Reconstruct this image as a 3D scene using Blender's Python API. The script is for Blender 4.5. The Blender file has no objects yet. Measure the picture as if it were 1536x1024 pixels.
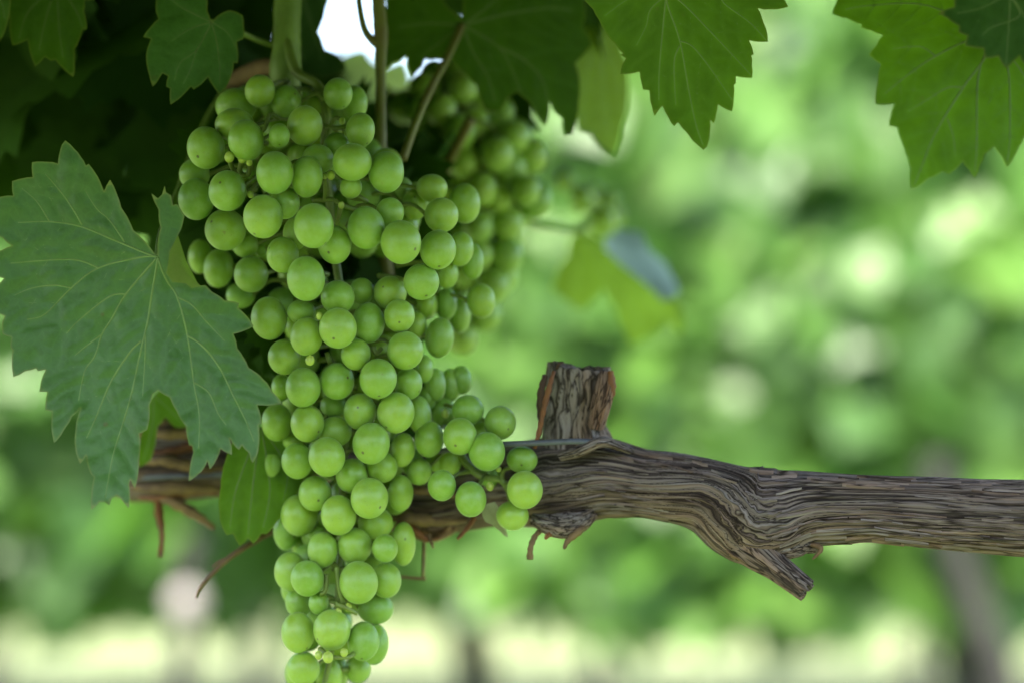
import bpy, math, random
import numpy as np
from mathutils import Vector, Matrix, Euler
from mathutils.geometry import delaunay_2d_cdt

R = math.radians
S = bpy.context.scene
COL = S.collection

# ------------------------------------------------------------------ camera, sky, sun, exposure
CZ = 1.0                                  # camera height (m)
LENS = 85.0
F = LENS / 36.0 * 1536.0                  # focal length in photograph pixels
cam = bpy.data.cameras.new('camera')
cam.lens = LENS
cam.sensor_width = 36.0
cam.clip_start = 0.02
cam.clip_end = 2000.0
cam.dof.use_dof = True
cam.dof.focus_distance = 0.898
cam.dof.aperture_fstop = 3.3
cam.dof.aperture_blades = 0
camo = bpy.data.objects.new('camera', cam)
camo.location = (0, 0, CZ)
camo.rotation_euler = (R(90), 0, 0)
COL.objects.link(camo)
S.camera = camo

SUN_EL, SUN_AZ = R(63), R(200)            # azimuth clockwise from +Y (the view direction)
world = bpy.data.worlds.new('World')
S.world = world
world.use_nodes = True
wn = world.node_tree.nodes
sky = wn.new('ShaderNodeTexSky')
sky.sky_type = 'NISHITA'
sky.sun_disc = False
sky.sun_elevation = SUN_EL
sky.sun_rotation = SUN_AZ
sky.air_density = 0.85
sky.dust_density = 3.0
sky.ozone_density = 0.8
world.node_tree.links.new(sky.outputs[0], wn['Background'].inputs['Color'])
wn['Background'].inputs['Strength'].default_value = 0.15

sl = bpy.data.lights.new('sun', 'SUN')
sl.energy = 3.0
sl.angle = R(0.5)
sl.color = (1.0, 0.95, 0.86)
so = bpy.data.objects.new('sun', sl)
sd = Vector((math.sin(SUN_AZ) * math.cos(SUN_EL), math.cos(SUN_AZ) * math.cos(SUN_EL), math.sin(SUN_EL)))
so.rotation_euler = sd.to_track_quat('Z', 'Y').to_euler()
so.location = sd * 30
COL.objects.link(so)

S.view_settings.view_transform = 'Standard'
S.view_settings.look = 'None'
S.view_settings.gamma = 1.0
S.view_settings.use_curve_mapping = False
S.view_settings.exposure = 2.85
S.render.film_transparent = False
try:
    S.cycles.use_denoising = True
    S.cycles.max_bounces = 10
    S.cycles.transmission_bounces = 8
    S.cycles.sample_clamp_indirect = 6.0
except Exception:
    pass

rnd = random.Random(7)
npr = np.random.default_rng(11)


# ------------------------------------------------------------------ helpers
def at(x, y, d):
    """a point d metres in front of the camera that the photograph shows at pixel x, y"""
    return Vector(((x - 768.0) / F * d, d, CZ + (512.0 - y) / F * d))


def px(d):
    return d / F


def tag(o, label=None, cat=None, group=None, kind=None):
    if label:
        o['label'] = label
    if cat:
        o['category'] = cat
    if group:
        o['group'] = group
    if kind:
        o['kind'] = kind
    return o


def empty(name, loc):
    o = bpy.data.objects.new(name, None)
    o.empty_display_size = 0.02
    o.location = loc
    COL.objects.link(o)
    return o


def link(name, me, parent=None, loc=None):
    o = bpy.data.objects.new(name, me)
    COL.objects.link(o)
    if loc is not None:
        o.location = loc
    if parent is not None:
        o.parent = parent
    return o


def mesh(name, verts, faces, mat, smooth=True):
    me = bpy.data.meshes.new(name)
    me.from_pydata([tuple(v) for v in verts], [], [tuple(f) for f in faces])
    if smooth:
        me.polygons.foreach_set('use_smooth', [True] * len(me.polygons))
    if mat:
        me.materials.append(mat)
    me.update()
    return me


def catmull(pts, n=6):
    pts = [Vector(p) for p in pts]
    if len(pts) < 3:
        return pts
    out = []
    for i in range(len(pts) - 1):
        p0 = pts[max(i - 1, 0)]
        p1, p2 = pts[i], pts[i + 1]
        p3 = pts[min(i + 2, len(pts) - 1)]
        for k in range(n):
            t = k / n
            out.append(0.5 * ((2 * p1) + (p2 - p0) * t + (2 * p0 - 5 * p1 + 4 * p2 - p3) * t * t
                              + (3 * p1 - p0 - 3 * p2 + p3) * t ** 3))
    out.append(pts[-1])
    return out


class MB:
    """collects tubes and blobs into one mesh"""

    def __init__(self):
        self.v, self.f = [], []

    def tube(self, pts, radii, n=8, caps=True, smooth=0, bump=0.0):
        if smooth:
            m = len(pts)
            pp = catmull(pts, smooth)
            if isinstance(radii, (int, float)):
                radii = [radii] * len(pp)
            else:
                rr = [Vector((r, 0, 0)) for r in radii]
                radii = [max(1e-6, v.x) for v in (catmull(rr, smooth) if m >= 3 else rr)]
            pts = pp
        pts = [Vector(p) for p in pts]
        if isinstance(radii, (int, float)):
            radii = [radii] * len(pts)
        base = len(self.v)
        nrm = None
        for i, p in enumerate(pts):
            a, b = pts[max(i - 1, 0)], pts[min(i + 1, len(pts) - 1)]
            t = (b - a)
            t = t.normalized() if t.length > 1e-9 else Vector((0, 0, 1))
            if nrm is None:
                up = Vector((0, 1, 0)) if abs(t.y) < 0.9 else Vector((1, 0, 0))
                nrm = t.cross(up).normalized()
            nrm = (nrm - t * nrm.dot(t)).normalized()
            bn = t.cross(nrm)
            for k in range(n):
                an = 2 * math.pi * k / n
                r = radii[i] * (1 + bump * math.sin(i * 1.7 + k * 2.3) if bump else 1)
                self.v.append(p + nrm * (math.cos(an) * r) + bn * (math.sin(an) * r))
        for i in range(len(pts) - 1):
            for k in range(n):
                a = base + i * n + k
                b = base + i * n + (k + 1) % n
                self.f.append((a, b, b + n, a + n))
        if caps:
            self.f.append(tuple(base + k for k in reversed(range(n))))
            e = base + (len(pts) - 1) * n
            self.f.append(tuple(e + k for k in range(n)))

    def ball(self, c, r, nu=10, nv=7, sc=(1, 1, 1)):
        base = len(self.v)
        c = Vector(c)
        for i in range(1, nv):
            ph = math.pi * i / nv
            for k in range(nu):
                th = 2 * math.pi * k / nu
                self.v.append(c + Vector((math.sin(ph) * math.cos(th) * r * sc[0], math.sin(ph) * math.sin(th) * r * sc[1],
                                          math.cos(ph) * r * sc[2])))
        top = len(self.v)
        self.v.append(c + Vector((0, 0, r * sc[2])))
        self.v.append(c - Vector((0, 0, r * sc[2])))
        for i in range(nv - 2):
            for k in range(nu):
                a = base + i * nu + k
                b = base + i * nu + (k + 1) % nu
                self.f.append((a, a + nu, b + nu, b))
        for k in range(nu):
            self.f.append((top, base + k, base + (k + 1) % nu))
            e = base + (nv - 2) * nu
            self.f.append((top + 1, e + (k + 1) % nu, e + k))

    def build(self, name, mat, parent=None, origin=None, smooth=True):
        o0 = Vector(origin) if origin is not None else (parent.location if parent is not None else Vector((0, 0, 0)))
        me = mesh(name, [v - o0 for v in self.v], self.f, mat, smooth)
        if parent is not None:
            return link(name, me, parent)
        return link(name, me, None, o0)


def pnoise(p, seed=0):
    """gradient noise, p is N x 3"""
    p = np.asarray(p, dtype=np.float64)
    pi = np.floor(p).astype(np.int64)
    pf = p - pi
    w = pf * pf * pf * (pf * (pf * 6 - 15) + 10)
    out = 0
    for dx in (0, 1):
        for dy in (0, 1):
            for dz in (0, 1):
                ix, iy, iz = pi[:, 0] + dx, pi[:, 1] + dy, pi[:, 2] + dz
                h = (ix * 374761393 + iy * 668265263 + iz * 2147483647 + seed * 974634777) & 0xFFFFFFFF
                h = ((h ^ (h >> 13)) * 1274126177) & 0xFFFFFFFF
                h = h ^ (h >> 16)
                gx = ((h & 1023) / 511.5) - 1
                gy = (((h >> 10) & 1023) / 511.5) - 1
                gz = (((h >> 20) & 1023) / 511.5) - 1
                d = gx * (pf[:, 0] - dx) + gy * (pf[:, 1] - dy) + gz * (pf[:, 2] - dz)
                wt = (w[:, 0] if dx else 1 - w[:, 0]) * (w[:, 1] if dy else 1 - w[:, 1]) * (w[:, 2] if dz else 1 - w[:, 2])
                out = out + d * wt
    return out


# ------------------------------------------------------------------ materials
def newmat(name):
    m = bpy.data.materials.new(name)
    m.use_nodes = True
    nt = m.node_tree
    return m, nt, nt.nodes, nt.links, nt.nodes['Principled BSDF'], nt.nodes['Material Output']


def mixrgb(N, L, fac, a, b, mode='MIX'):
    n = N.new('ShaderNodeMix')
    n.data_type = 'RGBA'
    n.blend_type = mode
    for sock, v in ((n.inputs[0], fac), (n.inputs[6], a), (n.inputs[7], b)):
        if isinstance(v, (int, float)):
            sock.default_value = v
        elif isinstance(v, tuple):
            sock.default_value = v if len(v) == 4 else v + (1,)
        else:
            L.new(v, sock)
    return n.outputs[2]


def math_(N, L, op, a, b=None, clamp=False):
    n = N.new('ShaderNodeMath')
    n.operation = op
    n.use_clamp = clamp
    for i, v in enumerate((a, b)):
        if v is None:
            continue
        if isinstance(v, (int, float)):
            n.inputs[i].default_value = v
        else:
            L.new(v, n.inputs[i])
    return n.outputs[0]


def noise(N, L, vec, scale, detail=3, rough=0.55):
    n = N.new('ShaderNodeTexNoise')
    n.inputs['Scale'].default_value = scale
    n.inputs['Detail'].default_value = detail
    n.inputs['Roughness'].default_value = rough
    if vec is not None:
        L.new(vec, n.inputs['Vector'])
    return n.outputs['Fac']


def ramp(N, L, fac, stops):
    n = N.new('ShaderNodeValToRGB')
    e = n.color_ramp.elements
    while len(e) < len(stops):
        e.new(0.5)
    for i, (p, c) in enumerate(stops):
        e[i].position = p
        e[i].color = c if len(c) == 4 else tuple(c) + (1,)
    L.new(fac, n.inputs[0])
    return n.outputs[0]


def grape_material(name, scar, dark=1.0):
    m, nt, N, L, B, O = newmat(name)
    tc = N.new('ShaderNodeTexCoord').outputs['Object']
    oi = N.new('ShaderNodeObjectInfo').outputs['Random']
    geo = N.new('ShaderNodeNewGeometry').outputs['Random Per Island']
    rn = math_(N, L, 'FRACT', math_(N, L, 'ADD', oi, geo))
    add = N.new('ShaderNodeVectorMath')
    add.operation = 'MULTIPLY_ADD'
    cmb = N.new('ShaderNodeCombineXYZ')
    for i in range(3):
        L.new(rn, cmb.inputs[i])
    L.new(cmb.outputs[0], add.inputs[0])
    add.inputs[1].default_value = (37, 61, 23)
    L.new(tc, add.inputs[2])
    v = add.outputs[0]
    col = mixrgb(N, L, rn, (0.170 * dark, 0.345 * dark, 0.026 * dark), (0.290 * dark, 0.445 * dark, 0.038 * dark))
    # cloudy flesh
    cl = noise(N, L, v, 1.6, 3)
    col = mixrgb(N, L, math_(N, L, 'MULTIPLY', cl, 0.45), col, (0.28 * dark, 0.40 * dark, 0.04 * dark))
    # waxy bloom in patches
    bl = ramp(N, L, noise(N, L, v, 2.4, 5, 0.65), [(0.42, (0, 0, 0)), (0.72, (1, 1, 1))])
    col = mixrgb(N, L, math_(N, L, 'MULTIPLY', bl, 0.38), col, (0.30 * dark, 0.48 * dark, 0.17 * dark))
    # lenticels
    vo = N.new('ShaderNodeTexVoronoi')
    vo.inputs['Scale'].default_value = 5.5
    L.new(v, vo.inputs['Vector'])
    dots = ramp(N, L, vo.outputs['Distance'], [(0.06, (1, 1, 1)), (0.15, (0, 0, 0))])
    col = mixrgb(N, L, math_(N, L, 'MULTIPLY', dots, 0.55), col, (0.12, 0.15, 0.03))
    # russet smudges
    ru = ramp(N, L, noise(N, L, v, 3.7, 6, 0.7), [(0.64, (0, 0, 0)), (0.70, (1, 1, 1))])
    col = mixrgb(N, L, math_(N, L, 'MULTIPLY', ru, 0.45), col, (0.20, 0.13, 0.035))
    # style scar
    ds = N.new('ShaderNodeVectorMath')
    ds.operation = 'DISTANCE'
    L.new(tc, ds.inputs[0])
    ds.inputs[1].default_value = scar
    sc = ramp(N, L, ds.outputs['Value'], [(0.06, (1, 1, 1)), (0.10, (0, 0, 0))])
    col = mixrgb(N, L, math_(N, L, 'MULTIPLY', sc, 0.8), col, (0.06, 0.04, 0.015))
    L.new(col, B.inputs['Base Color'])
    L.new(ramp(N, L, bl, [(0, (0.34,) * 3), (1, (0.50,) * 3)]), B.inputs['Roughness'])
    B.inputs['Specular IOR Level'].default_value = 0.55
    B.inputs['Subsurface Weight'].default_value = 0.32
    B.inputs['Subsurface Radius'].default_value = (0.35, 0.6, 0.12)
    B.inputs['Subsurface Scale'].default_value = 0.003
    B.inputs['Sheen Weight'].default_value = 0.16
    B.inputs['Sheen Roughness'].default_value = 0.45
    B.inputs['Sheen Tint'].default_value = (0.66, 0.92, 0.60, 1)
    bp = N.new('ShaderNodeBump')
    bp.inputs['Strength'].default_value = 0.05
    bp.inputs['Distance'].default_value = 0.02
    L.new(noise(N, L, v, 9, 3), bp.inputs['Height'])
    L.new(bp.outputs[0], B.inputs['Normal'])
    return m


GRAPE = [grape_material('grape_skin', s) for s in
         [(0.55, -0.72, -0.42), (-0.25, -0.6, -0.78), (0.1, 0.5, -0.9), (-0.6, -0.7, 0.3)]]
GRAPE_BACK = grape_material('grape_skin_inner', (0, 0, -1))


def leaf_material(name, top, under, trans, tmix=0.4, rough=0.45, spec=0.4, veins=True, scale=1.0):
    m, nt, N, L, B, O = newmat(name)
    tc = N.new('ShaderNodeTexCoord').outputs['Object']
    geo = N.new('ShaderNodeNewGeometry')
    nz = noise(N, L, tc, 38 * scale, 5, 0.6)
    nz2 = noise(N, L, tc, 160 * scale, 4, 0.65)
    base = mixrgb(N, L, geo.outputs['Backfacing'], top, under)
    base = mixrgb(N, L, ramp(N, L, nz, [(0.36, (0, 0, 0)), (0.66, (0.7,) * 3)]), base, tuple(c * 1.6 for c in top))
    base = mixrgb(N, L, ramp(N, L, nz2, [(0.45, (0, 0, 0)), (0.75, (0.45,) * 3)]), base, tuple(c * 0.6 for c in top))
    if veins:
        sp = N.new('ShaderNodeTexVoronoi')
        sp.inputs['Scale'].default_value = 75
        L.new(tc, sp.inputs['Vector'])
        sf = ramp(N, L, sp.outputs['Distance'], [(0.045, (0.8,) * 3), (0.085, (0, 0, 0))])
        sf = math_(N, L, 'MULTIPLY', sf, ramp(N, L, noise(N, L, tc, 22, 2), [(0.54, (0, 0, 0)), (0.6, (1, 1, 1))]))
        base = mixrgb(N, L, sf, base, (0.10, 0.075, 0.03))
        at_ = N.new('ShaderNodeAttribute')
        at_.attribute_name = 'vein'
        vf = ramp(N, L, at_.outputs['Fac'], [(0.0, (0.5,) * 3), (0.05, (0.22,) * 3), (0.2, (0, 0, 0))])
        base = mixrgb(N, L, vf, base, tuple(min(1, c * 1.7 + .03) for c in top))
        ed = N.new('ShaderNodeAttribute')
        ed.attribute_name = 'edge'
        ef = ramp(N, L, ed.outputs['Fac'], [(0.0, (0.6,) * 3), (0.025, (0.25,) * 3), (0.06, (0, 0, 0))])
        base = mixrgb(N, L, ef, base, (0.26, 0.27, 0.06))
        # fine reticulate veinlets
        vo = N.new('ShaderNodeTexVoronoi')
        vo.feature = 'DISTANCE_TO_EDGE'
        vo.inputs['Scale'].default_value = 330
        L.new(tc, vo.inputs['Vector'])
        rt = ramp(N, L, vo.outputs['Distance'], [(0.0, (0.22,) * 3), (0.16, (0, 0, 0))])
        base = mixrgb(N, L, rt, base, tuple(min(1, c * 1.9) for c in top))
        # pale dusty film
        du = ramp(N, L, noise(N, L, tc, 60, 6, 0.7), [(0.5, (0, 0, 0)), (0.85, (0.22,) * 3)])
        base = mixrgb(N, L, du, base, tuple(c * 1.6 + 0.03 for c in top))
    else:
        base = mixrgb(N, L, geo.outputs['Random Per Island'], mixrgb(N, L, 1.0, base, (0.65, 0.75, 0.9), 'MULTIPLY'), mixrgb(N, L, 1.0, base, (1.55, 1.45, 1.25), 'MULTIPLY'))
    L.new(base, B.inputs['Base Color'])
    B.inputs['Roughness'].default_value = rough
    B.inputs['Specular IOR Level'].default_value = spec
    tr = N.new('ShaderNodeBsdfTranslucent')
    if veins:
        tcx = mixrgb(N, L, ramp(N, L, nz, [(0.35, (0, 0, 0)), (0.65, (1, 1, 1))]), tuple(min(1, c * 1.25) for c in trans), tuple(c * 0.6 for c in trans))
        L.new(mixrgb(N, L, vf, tcx, tuple(min(1, c * 1.5 + .03) for c in trans)), tr.inputs['Color'])
    else:
        L.new(mixrgb(N, L, geo.outputs['Random Per Island'], tuple(c * 0.5 for c in trans), tuple(c * 1.2 for c in trans)), tr.inputs['Color'])
    mx = N.new('ShaderNodeMixShader')
    mx.inputs[0].default_value = tmix
    L.new(B.outputs[0], mx.inputs[1])
    L.new(tr.outputs[0], mx.inputs[2])
    L.new(mx.outputs[0], O.inputs['Surface'])
    if veins:
        bp = N.new('ShaderNodeBump')
        bp.inputs['Strength'].default_value = 0.25
        bp.inputs['Distance'].default_value = 0.0006
        h = math_(N, L, 'ADD', math_(N, L, 'MULTIPLY', nz2, 0.7), vo.outputs['Distance'])
        L.new(h, bp.inputs['Height'])
        L.new(bp.outputs[0], B.inputs['Normal'])
    return m


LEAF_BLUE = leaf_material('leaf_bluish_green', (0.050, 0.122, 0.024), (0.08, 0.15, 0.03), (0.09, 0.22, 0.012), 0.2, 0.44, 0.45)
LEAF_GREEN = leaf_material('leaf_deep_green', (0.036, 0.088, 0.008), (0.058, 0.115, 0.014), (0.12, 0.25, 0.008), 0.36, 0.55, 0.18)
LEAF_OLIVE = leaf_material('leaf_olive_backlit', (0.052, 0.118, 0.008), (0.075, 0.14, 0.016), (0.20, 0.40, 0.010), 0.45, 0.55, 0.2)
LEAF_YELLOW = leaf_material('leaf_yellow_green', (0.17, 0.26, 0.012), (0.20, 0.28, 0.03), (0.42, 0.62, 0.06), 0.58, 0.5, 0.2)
LEAF_PALE = leaf_material('leaf_backlit_pale', (0.30, 0.40, 0.10), (0.34, 0.44, 0.14), (0.68, 0.82, 0.30), 0.75, 0.5, 0.2)  # paled so the colour itself carries the glow of backlight
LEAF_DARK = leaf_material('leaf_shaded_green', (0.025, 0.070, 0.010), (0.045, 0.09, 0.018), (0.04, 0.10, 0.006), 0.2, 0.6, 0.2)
CROWN_NEAR = leaf_material('shade_dark_canopy_leaf', (0.020, 0.055, 0.007), (0.035, 0.075, 0.012), (0.05, 0.13, 0.004), 0.2, 0.65, 0.1, False, 0.5)  # leaf colour lowered to stand in for deep shade inside the canopy
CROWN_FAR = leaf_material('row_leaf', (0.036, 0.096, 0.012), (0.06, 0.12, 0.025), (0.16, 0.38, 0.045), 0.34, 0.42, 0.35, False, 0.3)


def plain(name, col, rough=0.6, col2=None, scale=60, sss=0.0, trans=None):
    m, nt, N, L, B, O = newmat(name)
    tc = N.new('ShaderNodeTexCoord').outputs['Object']
    nz = noise(N, L, tc, scale, 5, 0.65)
    f = ramp(N, L, nz, [(0.35, (0, 0, 0)), (0.68, (1, 1, 1))])
    L.new(mixrgb(N, L, f, col, col2 or tuple(c * 0.6 for c in col)), B.inputs['Base Color'])
    B.inputs['Roughness'].default_value = rough
    if sss:
        B.inputs['Subsurface Weight'].default_value = sss
        B.inputs['Subsurface Radius'].default_value = (0.4, 0.6, 0.1)
        B.inputs['Subsurface Scale'].default_value = 0.003
    bp = N.new('ShaderNodeBump')
    bp.inputs['Strength'].default_value = 0.3
    bp.inputs['Distance'].default_value = 0.0008
    L.new(nz, bp.inputs['Height'])
    L.new(bp.outputs[0], B.inputs['Normal'])
    return m


STEM = plain('green_stem', (0.19, 0.28, 0.05), 0.5, (0.13, 0.20, 0.035), 90, 0.15)
STEM_RED = plain('reddish_stem', (0.15, 0.165, 0.025), 0.5, (0.13, 0.10, 0.022), 70)
VEIN = plain('leaf_vein', (0.18, 0.28, 0.07), 0.5, (0.15, 0.24, 0.06), 120)
VEIN_DARK = plain('leaf_vein_dim', (0.15, 0.21, 0.06), 0.5, (0.12, 0.18, 0.05), 120)
RACHIS = plain('bunch_stem', (0.17, 0.25, 0.035), 0.5, (0.13, 0.16, 0.03), 160, 0.15)
BUD = plain('tiny_bud', (0.42, 0.52, 0.08), 0.45, (0.36, 0.46, 0.07), 200, 0.3)
DRY = plain('dry_brown', (0.20, 0.12, 0.05), 0.8, (0.09, 0.05, 0.025), 150)
ORANGE = plain('orange_bark_peel', (0.20, 0.075, 0.020), 0.8, (0.11, 0.04, 0.015), 140)
PALE_DRY = plain('dry_bract', (0.34, 0.36, 0.19), 0.7, (0.24, 0.24, 0.11), 120)
WIRE = plain('galvanised_wire', (0.10, 0.105, 0.12), 0.55, (0.06, 0.062, 0.07), 220)
TRUNK_FAR = plain('shade_dark_trunk_bark', (0.026, 0.025, 0.020), 0.9, (0.013, 0.012, 0.010), 25)  # bark colour darkened to stand in for shade on the trunks
PALE_CUT = plain('pale_sawn_wood', (0.26, 0.23, 0.215), 0.8, (0.20, 0.18, 0.165), 30)


def bark_material(name='vine_bark', warm=0.0, plates=False):
    m, nt, N, L, B, O = newmat(name)
    a = N.new('ShaderNodeAttribute')
    a.attribute_name = 'grain'
    v = a.outputs['Vector']
    hA = N.new('ShaderNodeAttribute')
    hA.attribute_name = 'height'
    h = hA.outputs['Fac']
    mp = N.new('ShaderNodeMapping')
    mp.inputs['Scale'].default_value = (1, 1, 0.6) if not plates else (1, 1, 1)
    L.new(v, mp.inputs['Vector'])
    v = mp.outputs[0]
    n1 = noise(N, L, v, 0.9, 6, 0.72)
    n2 = noise(N, L, v, 0.22, 4, 0.6)
    n3 = noise(N, L, v, 3.6, 5, 0.75)
    tc = N.new('ShaderNodeTexCoord').outputs['Object']
    n4 = noise(N, L, tc, 28, 4, 0.6)
    col = ramp(N, L, n1, [(0.25, (0.19, 0.148, 0.118)), (0.45, (0.27, 0.225, 0.19)), (0.60, (0.35, 0.305, 0.275)), (0.80, (0.46, 0.42, 0.395))])
    cracks = []
    if not plates:
        for sxy, sz, wdt, dk in ((0.40, 0.85, 0.065, 1.0), (0.95, 1.5, 0.05, 0.5)):
            m2 = N.new('ShaderNodeMapping')
            m2.inputs['Scale'].default_value = (sxy, sxy, sz)
            L.new(a.outputs['Vector'], m2.inputs['Vector'])
            nn = N.new('ShaderNodeTexNoise')
            nn.inputs['Scale'].default_value = 0.9
            nn.inputs['Detail'].default_value = 3
            L.new(m2.outputs[0], nn.inputs['Vector'])
            dis = N.new('ShaderNodeVectorMath')
            dis.operation = 'MULTIPLY_ADD'
            L.new(nn.outputs['Color'], dis.inputs[0])
            dis.inputs[1].default_value = (0.8, 0.8, 0.8)
            L.new(m2.outputs[0], dis.inputs[2])
            vo = N.new('ShaderNodeTexVoronoi')
            vo.feature = 'DISTANCE_TO_EDGE'
            vo.inputs['Scale'].default_value = 1.0
            L.new(dis.outputs[0], vo.inputs['Vector'])
            vc = N.new('ShaderNodeTexVoronoi')
            vc.inputs['Scale'].default_value = 1.0
            L.new(dis.outputs[0], vc.inputs['Vector'])
            # each strip of bark its own tone
            sep = N.new('ShaderNodeSeparateColor')
            L.new(vc.outputs['Color'], sep.inputs[0])
            col = mixrgb(N, L, math_(N, L, 'MULTIPLY', sep.outputs[0], 0.6), col, mixrgb(N, L, 1.0, col, (0.66, 0.62, 0.58), 'MULTIPLY'))
            col = mixrgb(N, L, math_(N, L, 'MULTIPLY', sep.outputs[1], 0.5), col, mixrgb(N, L, 1.0, col, (1.25, 1.22, 1.25), 'MULTIPLY'))
            pk = ramp(N, L, vo.outputs['Distance'], [(0.0, (1 - dk,) * 3), (wdt, (1, 1, 1))])
            cracks.append(pk)
            col = mixrgb(N, L, pk, (0.03, 0.02, 0.015), col)  # crack lines coloured dark in place of shadow the relief lacks
    if plates:
        vo = N.new('ShaderNodeTexVoronoi')
        vo.feature = 'DISTANCE_TO_EDGE'
        vo.inputs['Scale'].default_value = 0.85
        dis = N.new('ShaderNodeVectorMath')
        dis.operation = 'MULTIPLY_ADD'
        nn = N.new('ShaderNodeTexNoise')
        nn.inputs['Scale'].default_value = 1.1
        nn.inputs['Detail'].default_value = 4
        L.new(v, nn.inputs['Vector'])
        L.new(nn.outputs['Color'], dis.inputs[0])
        dis.inputs[1].default_value = (1.6, 1.6, 1.6)
        L.new(v, dis.inputs[2])
        L.new(dis.outputs[0], vo.inputs['Vector'])
        pk = ramp(N, L, vo.outputs['Distance'], [(0.0, (0, 0, 0)), (0.10, (1, 1, 1))])
        col = mixrgb(N, L, pk, (0.035, 0.024, 0.018), col)
    # warm brown and purple grey zones
    col = mixrgb(N, L, ramp(N, L, n2, [(0.40, (0.6,) * 3), (0.56, (0.08,) * 3)]), col, mixrgb(N, L, 1.0, col, (1.25, 0.90, 0.60), 'MULTIPLY'))
    col = mixrgb(N, L, ramp(N, L, n4, [(0.46, (0, 0, 0)), (0.62, (0.8,) * 3)]), col, mixrgb(N, L, 1.0, col, (0.98, 0.98, 1.05), 'MULTIPLY'))
    col = mixrgb(N, L, math_(N, L, 'MULTIPLY', n3, 0.7), col, mixrgb(N, L, 1.0, col, (0.50, 0.48, 0.46), 'MULTIPLY'))
    # deep cracks coloured dark, standing in for shadow in the relief
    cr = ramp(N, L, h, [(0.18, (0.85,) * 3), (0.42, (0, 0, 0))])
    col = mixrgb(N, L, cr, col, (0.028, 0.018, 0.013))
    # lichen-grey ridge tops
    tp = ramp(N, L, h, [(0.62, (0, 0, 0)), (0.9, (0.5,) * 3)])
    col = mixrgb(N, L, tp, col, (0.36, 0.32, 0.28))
    if warm:
        col = mixrgb(N, L, 1.0, col, (1.0 + warm, 1.0 - warm * 0.15, 1.0 - warm * 0.9), 'MULTIPLY')
    L.new(col, B.inputs['Base Color'])
    B.inputs['Roughness'].default_value = 0.85
    B.inputs['Specular IOR Level'].default_value = 0.25
    bp = N.new('ShaderNodeBump')
    bp.inputs['Strength'].default_value = 0.7
    bp.inputs['Distance'].default_value = 0.0012
    hh = math_(N, L, 'ADD', n1, math_(N, L, 'MULTIPLY', n3, 0.6))
    for c_ in cracks:
        hh = math_(N, L, 'ADD', hh, c_)
    if plates:
        hh = math_(N, L, 'ADD', hh, pk)
    L.new(hh, bp.inputs['Height'])
    L.new(bp.outputs[0], B.inputs['Normal'])
    return m


BARK = bark_material()
BARK_PLATES = bark_material('vine_bark_plates', 0.0, True)
BARK_WARM = bark_material('vine_bark_warm', 0.22)


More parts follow.
